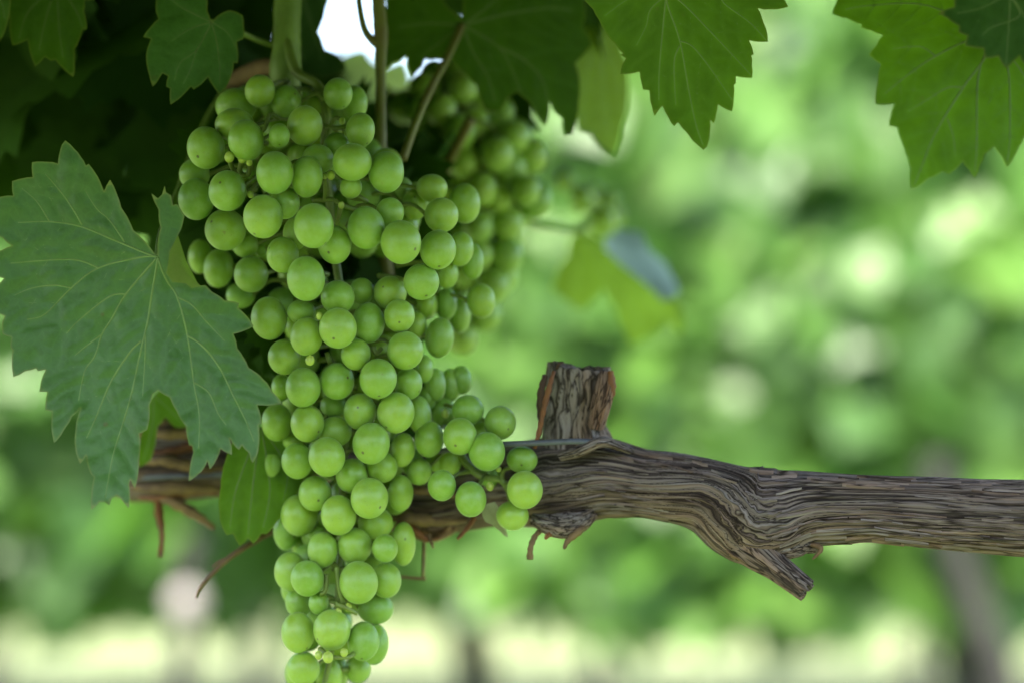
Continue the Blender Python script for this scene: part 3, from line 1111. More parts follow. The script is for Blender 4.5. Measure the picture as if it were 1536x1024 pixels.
def fill(existing, env, d0, ys, n, rmin, rmax, seed, backonly=True, shell=1.0):
    """untraced berries behind the visible ones: rejection packing inside the bunch's envelope"""
    g = random.Random(seed)
    sph = [(at(b[0], b[1], b[4]), (b[2] + b[3]) / 2 * b[4] / F) for b in existing]
    out = []
    tries = 0
    while len(out) < n and tries < n * 160:
        tries += 1
        y = g.uniform(*ys)
        ex, er = env(y)
        an = g.uniform(0, 2 * math.pi)
        rr = er * math.sqrt(g.random()) * shell
        x = ex + math.cos(an) * rr
        if 455 < x < 655 and 362 < y < 424:      # the bunch is open here, between its shoulder and its tail
            continue
        z = d0 + math.sin(an) * rr * d0 / F
        if backonly and z < d0:
            continue
        rad = g.uniform(rmin, rmax)
        p = at(x, y, z)
        rm = rad * z / F
        if all((p - q).length > (rm + r) * 0.93 for q, r in sph):
            sph.append((p, rm))
            out.append((x, y, rad, rad * 1.08, z, 9))
    return out


def make_bunch(name, label, group, berries, axis, origin, maxparts, stem_mat=RACHIS, inner=None, axis_r=(.0022, .001), buds=(), seed=1):
    """berries: (x, y, rx, ry, d, layer); axis: 3-D polyline of the rachis"""
    g = random.Random(seed)
    root = empty(name, origin)
    tag(root, label, 'grapes', group)
    ax = catmull(axis, 6)
    st = MB()
    n = len(axis)
    st.tube(axis, [axis_r[0] + (axis_r[1] - axis_r[0]) * i / (n - 1) for i in range(n)], 8, True, 6)
    bs = sorted(berries, key=lambda b: (b[5] >= 9, -(b[2] * b[3]) / (1 + b[5])))
    rest = MB()
    pl = []
    for i, (x, y, rx, ry, d, lay) in enumerate(bs):
        c = at(x, y, d)
        kx, kz = rx * d / F, ry * d / F
        # pedicel to the nearest rachis point above
        best = min(ax, key=lambda q: (q - c).length + max(0, c.z - q.z) * 0.8)
        dirn = (best - c)
        if dirn.length > 1e-5:
            dn = dirn.normalized()
            top = c + Vector((dn.x * kx, dn.y * kx, dn.z * kz)) * 0.95
            midp = (top + best) / 2 + Vector((g.uniform(-.002, .002), g.uniform(-.002, .002), g.uniform(0, .004)))
            if lay >= 9:
                st.tube([top + (c - top) * -0.04, top + dn * .005], [.0013, .0008], 6)
            elif (top - best).length > 0.003:
                ln = (top - best).length
                if ln > .016:
                    best = top + (best - top) * (.016 / ln) + Vector((0, .009, .002))
                    midp = (top + best) / 2 + Vector((g.uniform(-.002, .002), 0, g.uniform(0, .003)))
                st.tube([best, midp, top + (c - top) * -0.04, top], [.0011, .0008, .0009, .0013], 6, True, 4)
        if i < maxparts and lay < 9:
            o = link('berry', BERRY[g.randrange(len(BERRY))], root)
            o.location = c - root.location
            o.scale = (kx, (kx + kz) / 2, kz)
            o.rotation_euler = (g.uniform(-.12, .12), g.uniform(-.12, .12), g.uniform(0, 6.28))
            # keep the traced silhouette: turning about z needs equal x and y
            o.scale = (kx, kx, kz)
            pl.append(o)
        else:
            rest.ball(c, 1.0, 20, 14, (kx, (kx + kz) / 2, kz))
    st.build('rachis', stem_mat, root)
    if rest.v:
        o = rest.build('inner_berries', inner or GRAPE_BACK, root)
        o['kind'] = 'stuff'
    for (x, y, r, d) in buds:
        b = MB()
        b.ball(at(x, y, d), r * d / F, 12, 8, (1, 1, 1.15))
        b.build('bud', BUD, root)
    return root


T = [  # x, y, rx, ry, layer (0 front)
    (390, 137, 23, 24.5, 1), (354, 160, 30, 27, 2), (352, 188, 30, 25, 1), (429, 153, 23, 24.5, 1), (457, 188, 27, 30, 1), (507, 141, 22, 24, 1), (532, 155, 20, 26, 2),
    (309, 221.5, 29, 32, 0), (369, 211, 27, 31, 0), (419, 204, 16, 18.5, 0), (540.6, 196, 22.5, 26, 0), (292, 262, 23, 23, 1), (294, 299, 27, 31, 0), (341, 285.6, 28.5, 30.5, 0),
    (412, 260, 28.5, 32, 0), (460, 266, 23.5, 31, 1), (476.5, 239, 24, 22, 2), (505, 219, 20, 20, 3), (528, 244, 29, 28, 0), (526.5, 280.6, 16.5, 17, 0), (338, 344, 31, 31, 1),
    (395, 325, 29.5, 32.5, 0), (427, 305, 23, 24, 2), (470.6, 339, 29.5, 33.5, 0), (502, 367, 25.5, 29, 1), (443, 350, 19, 25, 2), (549, 342.5, 27.5, 32, 0), (368, 367, 20, 19, 2),
    (391, 376, 9, 10, 2), (424, 382, 24, 27, 2), (328, 403, 23, 29, 3), (376.5, 411, 26, 27, 2), (459, 418, 29, 33.5, 0), (361, 443, 22, 20, 3), (579.6, 259, 27, 31, 0),
    (648, 283, 24, 21, 2), (622.6, 306, 20, 24, 2), (601, 283, 18, 18, 3), (697, 304.6, 24, 30, 2), (584.7, 319, 21, 22, 1), (662, 323, 25.5, 26, 1), (601.5, 363, 30, 33, 0),
    (657, 374, 27, 29.5, 0), (690, 374, 20, 26, 2), (708, 392, 18, 28, 3), (632, 423, 27, 27, 0), (671, 410, 17, 23, 2), (722, 452, 22, 26, 3), (506.5, 446.5, 26, 25, 1),
    (585, 438.6, 25, 25, 1), (542.5, 437, 18.5, 20, 2), (404, 478, 27.5, 32, 0), (452, 468, 21, 18, 1), (460, 505, 24.5, 28.5, 0), (507, 492.5, 28, 30, 0), (552.5, 484, 24.5, 30.5, 1),
    (599, 474, 23, 24.5, 0), (625, 488, 15, 21, 2), (659, 505.6, 21.5, 30, 2), (640, 457, 17, 22, 3), (669, 456, 17, 25, 3), (690, 470, 17, 30, 4), (427, 535, 24.5, 26.5, 0),
    (534, 530.6, 22, 23.5, 0), (608, 526, 27.5, 28.5, 0), (636, 553, 14, 21, 2), (454.7, 581, 27, 29.5, 0), (506, 572, 25.5, 27.5, 0), (567, 567.5, 28.5, 30, 0), (612.5, 575, 21, 24, 1),
    (422, 581, 15, 21, 2), (655, 577, 16, 24, 3), (641, 596, 14, 19, 2), (540, 616, 25, 27.5, 1), (594, 619, 27.5, 30.5, 0), (629, 622, 18.5, 29, 1), (415.6, 633, 24, 28, 1),
    (461, 634.7, 25.5, 28, 0), (503, 646, 25, 23, 1), (500, 608, 20, 18, 3), (557, 664, 28.5, 31.5, 0), (604, 674, 19, 26, 1), (490.6, 685, 28, 29.5, 0), (446, 690, 24, 27, 1),
    (409, 697, 19, 27, 2), (440, 661, 16, 14, 2), (528, 713, 24, 26, 1), (573, 700, 23, 23, 1), (472.5, 739, 25, 26.5, 0), (434, 729, 17.5, 19, 2), (554, 747, 28.5, 30.5, 0),
    (601, 739, 19.5, 27.5, 1), (586, 722, 14, 15, 2), (508, 772, 26.5, 30, 0), (449, 772, 28, 31, 1), (430, 790, 20, 34, 2), (563, 784, 27, 24, 2), (484, 824, 23, 26.5, 0),
    (532, 818, 25.5, 27, 1), (577.6, 822, 19.5, 21, 0), (605, 814, 19, 33, 1), (476, 799, 15, 12, 3), (451, 818, 14, 16, 3), (436, 857, 24.5, 29.5, 1), (461, 867, 25, 27, 0),
    (538, 873, 29.5, 32, 0), (579, 870, 23.5, 26.5, 1), (478, 903, 15.5, 17.5, 0), (448, 902, 20, 22, 1), (563, 912, 28, 24, 2), (447, 948, 25, 30.5, 0), (498, 944, 28, 30.5, 0),
    (545, 961, 24.5, 29, 0), (562, 965, 21, 30, 1), (455, 1002, 24.5, 25.5, 0), (493, 1012, 21, 26, 1), (471, 1052, 23, 25, 1), (505, 1046, 20, 24, 2), (300, 385, 18, 26, 4)]


def env_main(y):
    ys = [100, 160, 220, 300, 380, 430, 520, 620, 720, 820, 900, 960, 1040, 1080]
    xs = [440, 440, 445, 480, 520, 525, 532, 525, 512, 515, 508, 503, 490, 485]
    rs = [60, 110, 165, 200, 185, 160, 128, 118, 105, 98, 82, 74, 46, 30]
    return float(np.interp(y, ys, xs)), float(np.interp(y, ys, rs))


D_MAIN = 0.932
tb = solve_depth(T, env_main, D_MAIN)
fb = fill(tb, env_main, D_MAIN + .004, (150, 1020), 115, 20, 28, 3, True, 0.8)
axm = [at(430, 60, .95), at(445, 108, .943), at(476, 128, .936), at(490, 170, .928), at(487, 230, .925), at(494, 300, .928), at(505, 400, .93), at(525, 520, .93),
       at(520, 640, .93), at(512, 760, .93), at(508, 870, .927), at(500, 960, .927), at(483, 1040, .927)]
buds = [(344, 236, 7.5, .895), (363, 238, 6.5, .896), (374, 244, 5, .896), (487, 265, 4, .897), (496.5, 263, 6.5, .896), (513, 182, 5, .91), (479, 474, 5, .896), (465, 540, 7, .897),
        (512, 308, 5, .90), (376, 292, 5, .898), (492, 985, 8, .905), (516, 978, 6, .907), (522, 910, 6, .912), (508, 916, 5, .912), (478, 982, 6, .907)]
main_bunch = make_bunch('grape_bunch', 'long pale green bunch of unripe grapes hanging in front of the old vine arm', 'bunches of unripe grapes', tb + fb, axm,
                        at(440, 108, .943), 100, seed=2, buds=buds)
# loose laterals that show between the berries
for pts in ([(418, 178, .915), (405, 172, .913), (398, 190, .912), (392, 196, .915)], [(487, 225, .92), (500, 180, .917), (515, 182, .911)], [(490, 190, .92), (505, 192, .915), (520, 190, .912)],
            [(344, 238, .897), (350, 255, .905), (362, 262, .915)], [(363, 240, .897), (360, 258, .903), (372, 262, .905), (376, 244, .898)], [(376, 292, .90), (392, 296, .905), (405, 288, .91)],
            [(487, 268, .90), (488, 290, .903), (486, 302, .908)], [(470, 300, .91), (500, 300, .904), (512, 308, .902), (540, 316, .905)], [(512, 308, .902), (508, 325, .905), (505, 335, .91)],
            [(510, 282, .905), (525, 296, .903), (545, 300, .905)], [(530, 290, .902), (552, 304, .903)], [(545, 262, .91), (562, 248, .91)], [(370, 290, .905), (385, 275, .908), (395, 272, .912)],
            [(505, 850, .915), (508, 880, .914), (514, 900, .914), (520, 912, .915)], [(490, 860, .915), (488, 885, .914), (480, 890, .914)], [(505, 905, .912), (522, 912, .911), (535, 920, .913)],
            [(480, 972, .912), (495, 984, .908), (520, 985, .908), (530, 980, .912)], [(560, 520, .91), (564, 530, .91), (572, 522, .912)], [(496, 545, .912), (490, 528, .912)]):
    lat = MB()
    lat.tube([at(*p) for p in pts], [.0011, .0009, .0009, .0011][:len(pts)], 7, True, 5)
    lat.build('pedicel', RACHIS, main_bunch)

# small cluster in front of the arm, right of the long bunch
T2 = [(644, 658, 22, 27, 1), (690, 653.6, 26, 28, 0), (702, 615, 24, 23, 1), (750, 634, 24, 25, 1), (730.5, 676, 27, 29, 0), (783, 689, 23, 20, 1), (787, 734, 27, 28.5, 0), (769, 772, 24, 22, 1),
      (706, 748, 23.5, 26.5, 0), (663, 727, 21.5, 23.5, 0), (628.5, 707, 19, 20, 2), (653, 577, 16, 25, 2), (676, 577, 16, 25, 3), (692, 570, 16, 22, 3), (616, 690, 18, 22, 3), (672, 692, 20, 22, 3), (664, 618, 20, 23, 3), (722, 650, 18, 20, 3), (655, 690, 16, 18, 3), (735, 712, 17, 19, 3)]
sc = [(x, y, a, b, {0: .912, 1: .922, 2: .93, 3: .94}[l] + (y - 660) * -3e-5, l) for x, y, a, b, l in T2]
make_bunch('grape_bunch', 'short cluster of green grapes resting against the old vine arm below the stub', 'bunches of unripe grapes', sc,
           [at(640, 560, .945), at(660, 610, .942), at(690, 680, .938), at(720, 712, .932), at(752, 720, .93), at(766, 745, .93)], at(660, 610, .942), 40, seed=4,
           buds=[(735, 729, 6, .918), (748, 703, 4, .92), (668, 620, 6, .93)])


def env_second(y):
    ys = [100, 140, 190, 240, 290, 340, 400, 480, 520]
    xs = [665, 668, 690, 720, 735, 725, 715, 705, 700]
    rs = [30, 62, 82, 92, 84, 62, 46, 40, 25]
    return float(np.interp(y, ys, xs)), float(np.interp(y, ys, rs))


def shell_bunch(env, d0, ys, n, rmin, rmax, seed, tries=9000, layer=3):
    g = random.Random(seed)
    sph, out = [], []
    for _ in range(tries):
        if len(out) >= n:
            break
        y = g.uniform(*ys)
        ex, er = env(y)
        an = g.uniform(0, 2 * math.pi)
        rr = er * (0.55 + 0.45 * g.random())
        x, z = ex + math.cos(an) * rr, d0 + math.sin(an) * rr * d0 / F
        rad = g.uniform(rmin, rmax)
        p = at(x, y, z)
        rm = rad * z / F
        if all((p - q).length > (rm + r) * 0.86 for q, r in sph):
            sph.append((p, rm))
            out.append((x, y, rad, rad * 1.06, z, 2 if z < d0 else 3))
    return out


b2 = shell_bunch(env_second, 1.06, (108, 510), 90, 22, 27, 8)
make_bunch('grape_bunch', 'dark shaded bunch of grapes hanging behind the long bunch under the leaves', 'bunches of unripe grapes', b2,
           [at(700, 188, 1.04), at(672, 240, 1.06), at(700, 300, 1.06), at(720, 380, 1.06), at(705, 480, 1.06)], at(680, 220, 1.06), 100, seed=5)

b3 = [(848, 272, 15, 17, 1.18, 1), (873, 300, 19, 22, 1.175, 1), (905, 333, 21, 24, 1.17, 1), (914, 302, 15, 20, 1.195, 2), (888, 290, 14, 16, 1.195, 2), (922, 325, 15, 18, 1.195, 2)]
make_bunch('grape_bunch', 'small blurred cluster of a few grapes on a thin stalk above a yellowish leaf', 'bunches of unripe grapes', b3,
           [at(770, 322, 1.10), at(800, 336, 1.13), at(835, 343, 1.165), at(862, 345, 1.18), at(885, 330, 1.185), at(890, 305, 1.185)], at(835, 343, 1.165), 40, seed=6)


# ------------------------------------------------------------------ big traced leaves
def pip(P, poly):
    x, y = P[:, 0], P[:, 1]
    ins = np.zeros(len(P), bool)
    n = len(poly)
    for i in range(n):
        x1, y1 = poly[i]
        x2, y2 = poly[(i + 1) % n]
        if y1 == y2:
            continue
        c = ((y1 > y) != (y2 > y)) & (x < (x2 - x1) * (y - y1) / (y2 - y1) + x1)
        ins ^= c
    return ins


def segdist(P, A, B):
    d = np.full(len(P), 1e9)
    for a, b in zip(A, B):
        ab = b - a
        l2 = max((ab * ab).sum(), 1e-9)
        t = np.clip(((P - a) @ ab) / l2, 0, 1)
        q = P - a - t[:, None] * ab
        d = np.minimum(d, np.sqrt((q * q).sum(1)))
    return d


def resample(pl, step):
    out = [np.array(pl[0], float)]
    for a, b in zip(pl[:-1], pl[1:]):
        a, b = np.array(a, float), np.array(b, float)
        n = max(1, int(round(np.linalg.norm(b - a) / step)))
        for k in range(1, n + 1):
            out.append(a + (b - a) * k / n)
    return out


def smooth2(pl, n=5):
    return [(v.x, v.y) for v in catmull([Vector((p[0], p[1], 0)) for p in pl], n)]


def vine_leaf(label, outline, J, veins, dfun, mat, group=None, petiole=None, step=5.0, xf=None, vein_mat=VEIN, vw=1.5, quilt=5.0, seed=0, pet_r=.0011, pet_mat=STEM, flaps=(), name='vine_leaf', laterals=True, cat='leaf'):
    g = random.Random(seed + 5)
    if xf:
        x0, y0, s = xf
        cv = lambda p: (x0 + p[0] / s, y0 + p[1] / s)
        outline = [cv(p) for p in outline]
        J = cv(J)
        veins = [[cv(p) for p in v] for v in veins]
    # soften the toothed margin: each side of a tooth bows out a little
    poly = []
    n = len(outline)
    cx, cy = sum(p[0] for p in outline) / n, sum(p[1] for p in outline) / n
    area = sum(outline[i][0] * outline[(i + 1) % n][1] - outline[(i + 1) % n][0] * outline[i][1] for i in range(n))
    sg = 1 if area > 0 else -1
    for i in range(n):
        a, b = np.array(outline[i], float), np.array(outline[(i + 1) % n], float)
        ab = b - a
        ln = np.linalg.norm(ab)
        nr = np.array([ab[1], -ab[0]]) / max(ln, 1e-6) * sg
        m = max(1, int(ln / 7))
        bow = min(ln * 0.045, 2.2)
        for k in range(m):
            t = k / m
            poly.append(tuple(a + ab * t + nr * (bow * 4 * t * (1 - t) + (g.uniform(-.35, .35) if k else 0))))
    poly = [np.array(p) for p in poly]
    # main veins and their laterals
    mains = [smooth2(v) for v in veins]
    lats = []
    A = np.array(poly)
    if laterals:
        for v in mains:
            rs = resample(v, 3.0)
            i = 14
            side = 1
            while i < len(rs) - 8:
                t = rs[min(i + 3, len(rs) - 1)] - rs[i - 3]
                t = t / max(np.linalg.norm(t), 1e-6)
                for sd in (1, -1):
                    ang = R(g.uniform(48, 66)) * sd
                    dirv = np.array([t[0] * math.cos(ang) - t[1] * math.sin(ang), t[0] * math.sin(ang) + t[1] * math.cos(ang)])
                    p = rs[i].copy()
                    l = [p.copy()]
                    allv = np.concatenate([np.array(resample(w, 4.0)) for w in mains if w is not v]) if len(mains) > 1 else np.zeros((1, 2)) - 1e5
                    for k in range(26):
                        dirv = dirv + t * 0.035
                        dirv = dirv / np.linalg.norm(dirv)
                        p = p + dirv * 4
                        if not pip(p[None], poly)[0]:
                            break
                        if np.min(np.abs(allv - p).sum(1)) < 6:
                            break
                        l.append(p.copy())
                    if len(l) > 4:
                        lats.append(l[:-1])
                i += g.randint(9, 15)
    lo, hi = A.min(0), A.max(0)
    gx, gy = np.meshgrid(np.arange(lo[0], hi[0], step), np.arange(lo[1], hi[1], step * .87))
    gx = gx + (np.arange(gx.shape[0]) % 2)[:, None] * step / 2
    Gp = np.stack([gx.ravel(), gy.ravel()], 1)
    Gp = Gp[pip(Gp, poly)]
    Bn = np.roll(A, -1, 0)
    Gp = Gp[segdist(Gp, A, Bn) > step * .45]
    vp = np.concatenate([np.array(resample(v, step * .8)) for v in mains])
    vp = vp[pip(vp, poly)]
    vp = vp[segdist(vp, A, Bn) > step * .45]
    kd = np.array([np.min(((vp - p) ** 2).sum(1)) for p in Gp]) if len(vp) else np.full(len(Gp), 1e9)
    Gp = Gp[kd > (step * .5) ** 2]
    pts = np.concatenate([A, vp, Gp])
    res = delaunay_2d_cdt([Vector(p) for p in pts], [(i, (i + 1) % len(A)) for i in range(len(A))], [], 1, 1e-5)
    P2 = np.array([[v.x, v.y] for v in res[0]])
    faces = res[2]
    VA = np.concatenate([np.array(v[:-1]) for v in mains])
    VB = np.concatenate([np.array(v[1:]) for v in mains])
    dv = segdist(P2, VA, VB)
    if lats:
        LA = np.concatenate([np.array(resample(v, 8)[:-1]) for v in lats])
        LB = np.concatenate([np.array(resample(v, 8)[1:]) for v in lats])
        dl = segdist(P2, LA, LB)
    else:
        dl = np.full(len(P2), 1e3)
    de = segdist(P2, A, Bn)

    def depth(Q, dvq, dlq):
        base = dfun(Q[:, 0] - J[0], Q[:, 1] - J[1])
        q = quilt * (1 - np.exp(-dvq / 16.0)) * .7 + quilt * 0.45 * (1 - np.exp(-dlq / 8.0))
        wv = 3.0 * pnoise(np.stack([Q[:, 0] / 70, Q[:, 1] / 70, Q[:, 0] * 0 + seed], 1), seed) + 1.2 * pnoise(np.stack([Q[:, 0] / 24, Q[:, 1] / 24, Q[:, 0] * 0 + seed], 1), seed + 1)
        return base - (q + wv * quilt * .35) * 0.00022

    dp = depth(P2, dv, dl)
    org = at(J[0], J[1], float(dfun(np.zeros(1), np.zeros(1))[0]))
    root = empty(name, org)
    tag(root, label, cat, group)
    V = np.stack([(P2[:, 0] - 768) / F * dp, dp, CZ + (512 - P2[:, 1]) / F * dp], 1) - np.array(org)
    # faces towards the camera
    ff = []
    for f in faces:
        a, b, c = P2[f[0]], P2[f[1]], P2[f[2]]
        cr = (b[0] - a[0]) * (c[1] - a[1]) - (b[1] - a[1]) * (c[0] - a[0])
        ff.append(tuple(f) if cr < 0 else tuple(reversed(f)))
    me = mesh('blade', V, ff, mat)
    for nm, val in (('vein', np.minimum(dv, dl * 1.4 + 4) / 60.0), ('edge', de / 60.0)):
        a = me.attributes.new(nm, 'FLOAT', 'POINT')
        a.data.foreach_set('value', np.ascontiguousarray(np.clip(val, 0, 1), dtype=np.float32))
    link('blade', me, root)
    # veins
    mbv = MB()

    def vein_tube(pl, r0, r1, off):
        q = np.array(resample(pl, 5.0))
        keep = pip(q, poly) & (segdist(q, A, Bn) > 1.5)
        keep[0] = True
        idx = []
        for i, kx in enumerate(keep):
            if not kx and i > 2:
                break
            idx.append(i)
        q = q[idx]
        if len(q) < 3:
            return
        dd = depth(q, segdist(q, VA, VB), (segdist(q, LA, LB) if lats else np.full(len(q), 1e3)))
        dd = dd - off
        m = len(q)
        mbv.tube([at(q[i][0], q[i][1], dd[i]) for i in range(m)], [(r0 + (r1 - r0) * i / (m - 1)) * dd[i] / F for i in range(m)], 6)

    for v in mains:
        ln = len(resample(v, 5.0)) * 5
        r0 = vw * min(1.0, 0.45 + ln / 350)
        vein_tube(v, r0, r0 * .35, 0.00006)
    for v in lats:
        vein_tube(v, vw * .27, vw * .12, -0.00003)
    mbv.build('veins', vein_mat, root)
    if petiole:
        mp = MB()
        mp.tube([at(*p) for p in petiole], pet_r, 8, True, 6)
        mp.build('petiole', pet_mat, root)
    return root, depth


def plane(d0, ax, ay, cxx=0.0, cyy=0.0):
    """depth in metres from pixel offsets to the petiole joint: tilt ax, ay and curvature"""
    return lambda u, v: d0 + ax * u * 1e-5 + ay * v * 1e-5 + cxx * u * u * 1e-8 + cyy * v * v * 1e-8


LEAVES = 'leaves of the grapevine'
# A: the large bluish leaf at left
outA = [(236.5, 384.6), (232, 381), (200, 346), (182, 312), (165, 270), (156, 287), (133, 246), (129, 249), (112, 224), (98, 211), (93, 217), (87, 246), (70, 243), (48, 244), (49, 266), (18, 272),
        (20, 294), (-2, 296), (-26, 312), (-30, 340), (-8, 352), (4, 357), (18, 369), (3, 375), (-12, 382), (-14, 408), (6, 418), (-3, 428), (-10, 450), (-4, 470), (7, 474), (3, 484), (4, 501), (17.5, 505.5), (15.6, 521),
        (19, 525), (20, 565), (38, 556), (54, 552), (57, 556), (68.5, 554), (59, 587), (71, 587.6), (68, 614.6), (78, 616.5), (81, 664), (96, 644), (107.6, 624.5), (121, 611), (113, 647), (112, 664), (120, 695),
        (129, 682.5), (137, 711), (141, 715), (137, 764), (149, 752), (157, 752), (164, 757), (167, 747), (175, 742), (181, 746), (193.5, 762), (193.5, 726), (195.5, 718), (202.5, 732), (208, 690), (209, 650), (221, 644), (224, 607), (229, 591), (237, 585), (255, 595), (265, 616), (279, 639),
        (283.6, 667), (288, 668), (290, 678), (283, 721), (302, 706.6), (311, 691), (315, 703), (325, 688), (331, 672.6), (348, 681.7), (344.5, 657), (358.6, 674), (363, 667), (373, 678), (379, 694),
        (387.5, 675.5), (387.5, 637), (392.6, 634), (386, 607), (423, 604.6), (408, 586), (395.5, 569), (373, 551), (356, 522.5), (350, 501), (380.5, 489), (357, 462), (359, 454.7), (337, 451), (317.6, 437.7),
        (308, 428), (287.5, 431), (279, 424), (259, 422), (250.6, 409), (254.7, 377.6), (267, 353), (276.6, 324), (265.6, 306.5), (259, 308), (256, 293), (249, 289), (247, 279), (243, 292), (237, 298), (227, 290), (238, 315), (241, 342)]
veinA = [[(236, 385), (219, 380), (164, 357), (120, 339.5), (74, 332.6), (27, 334)], [(123, 337), (109, 313), (93, 290), (68, 261)], [(74, 332), (55, 302), (33, 283)], [(187, 363), (164, 330), (145, 313), (128, 286)],
         [(236, 385), (210, 386), (148, 402), (107, 432), (68, 471), (41, 479)], [(148, 402), (120, 391), (85, 389.5), (16, 395)], [(107, 432), (82, 428), (49, 432), (22, 443)],
         [(236, 386), (189, 441), (167, 479), (153, 501), (142, 534), (127, 556), (118, 600)], [(189, 441), (164, 445), (120, 479), (100, 500)], [(153, 501), (125, 522), (112, 533)],
         [(237, 386), (227, 446), (222, 480), (210, 531), (195, 599), (173, 670), (168, 690), (158, 745)], [(212, 511), (195, 528), (167, 571), (142, 630), (130, 656)], [(218, 500), (218, 528), (214, 593)],
         [(237, 386), (243, 405), (252, 424), (266, 446), (281, 503), (290.6, 573), (299, 622), (298, 672)], [(266, 446), (287.5, 457), (309, 481.5), (337, 511)],
         [(282, 504), (302, 517), (327.5, 548), (353, 599), (370, 633), (381, 661)], [(291, 573), (313, 588), (327, 619), (339, 636)]]
leafA, depA = vine_leaf('large bluish green lobed leaf with pale veins beside the long grape bunch', outA, (236.5, 385), veinA,
                        lambda u, v: 0.888 - 0.00003 * u * (u < 0) + 0.00001 * v - 1.2e-7 * np.maximum(v, 0) ** 2 - 3e-8 * u * u, LEAF_BLUE, LEAVES,
                        [(236.5, 385, .888), (243, 345, .905), (262, 300, .94), (300, 200, .97), (345, 120, .98)], seed=2, vw=1.7, quilt=8.0, pet_r=.0013)
# the turned-over lobe of leaf A shows its underside
fl = [(267, 353, .8835), (279, 391, .8825), (296, 424, .8815), (301, 429, .8815), (287.5, 432, .8805), (279, 425, .8798), (259, 423, .8795), (250.6, 410, .8805), (254.7, 378, .883)]
V = [at(*p) - leafA.location for p in fl] + [at(268, 402, .8795) - leafA.location]
me = mesh('folded_lobe', V, [(i, (i + 1) % 9, 9) for i in range(9)], LEAF_OLIVE)
link('folded_lobe', me, leafA)

# leaf of the middle left, in shade
vine_leaf('dark green toothed leaf above the top berries, its petiole to the thick green shoot',
          [(830, -60), (815, 60), (830, 100), (750, 195), (790, 205), (765, 290), (780, 390), (800, 455), (850, 385), (880, 400), (870, 455), (890, 465), (893, 550), (1000, 455), (1015, 470), (1090, 405),
           (1150, 495), (1200, 430), (1225, 330), (1245, 332), (1240, 220), (1275, 205), (1270, 80), (1200, 55), (1140, 85), (1112, 112), (1104, 112), (1085, 60), (1075, -60)], (1108, 118),
          [[(1108, 118), (1000, 150), (900, 215)], [(1108, 120), (1030, 262), (945, 330), (915, 420)], [(1030, 262), (1000, 360), (960, 440)], [(1108, 120), (1135, 220), (1150, 350), (1150, 440)], [(1108, 118), (950, 40), (880, -20)], [(1110, 118), (1190, 170), (1240, 260)]],
          plane(.93, 5, -8, 20, 10), LEAF_BLUE, LEAVES, [(316, 33, .93), (345, 42, .94), (385, 60, .95), (408, 68, .955)], xf=(0, 0, 3.491), seed=3, vein_mat=VEIN_DARK, vw=1.2)
vine_leaf('plain dark green leaf hanging at the top left corner, its lower tips brownish',
          [(45, -60), (50, 100), (65, 240), (145, 210), (185, 350), (235, 300), (265, 320), (290, 315), (385, 405), (390, 330), (390, 260), (435, 155), (455, 155), (440, 60), (445, 5), (490, 2), (480, -80)], (300, -70),
          [[(300, -70), (310, 150), (330, 300)], [(290, -60), (240, 100), (205, 260)], [(280, -60), (150, 60), (100, 200)], [(320, -60), (400, 60), (430, 140)]],
          plane(.945, -3, -10, 10, 10), LEAF_GREEN, LEAVES, None, xf=(0, 0, 3.491), seed=4, vein_mat=VEIN_DARK, vw=1.0)
vine_leaf('sliver of a green leaf cut by the top left edge of the picture',
          [(-90, -60), (52, -60), (45, 100), (0, 215), (-40, 270), (-90, 200)], (-40, -60), [[(-40, -60), (-20, 60), (-15, 180)], [(-40, -60), (10, 20), (25, 100)]],
          plane(.935, 0, 0, 10, 10), LEAF_GREEN, LEAVES, None, xf=(0, 0, 3.491), seed=5, vein_mat=VEIN_DARK, vw=1.0)
# M: top middle, seen from beneath
vine_leaf('broad dark leaf seen from beneath at the top middle, its petiole slanting down left',
          [(130, -120), (140, 20), (150, 200), (133, 385), (180, 345), (255, 312), (275, 400), (285, 420), (355, 325), (420, 318), (500, 328), (585, 412), (640, 470), (690, 605), (765, 612), (805, 540), (862, 503),
           (930, 560), (1020, 690), (1042, 560), (1060, 605), (1112, 650), (1122, 738), (1165, 735), (1200, 560), (1205, 450), (1180, 350), (1275, 240), (1225, 150), (1230, -20), (1100, -120), (700, -140), (580, -60), (566, 60), (556, 110), (540, 100), (480, 40), (435, -20), (380, -130)], (560, 142),
          [[(560, 142), (380, 130), (220, 150)], [(560, 145), (430, 240), (340, 310)], [(565, 145), (620, 290), (700, 420), (740, 560)], [(570, 142), (760, 260), (840, 400), (880, 500)], [(760, 260), (900, 330), (1000, 440), (1030, 560)], [(575, 138), (800, 80), (1040, 45), (1160, 60)], [(575, 130), (700, 40), (800, -60)]],
          plane(.985, 4, -8, 25, 12), LEAF_GREEN, LEAVES, [(693, 38, .985), (672, 85, .975), (650, 125, .965), (625, 180, .955), (604, 240, .95)], xf=(540, 0, 3.657), seed=6, vein_mat=VEIN_DARK, vw=1.4, pet_r=.0016, pet_mat=STEM_RED)
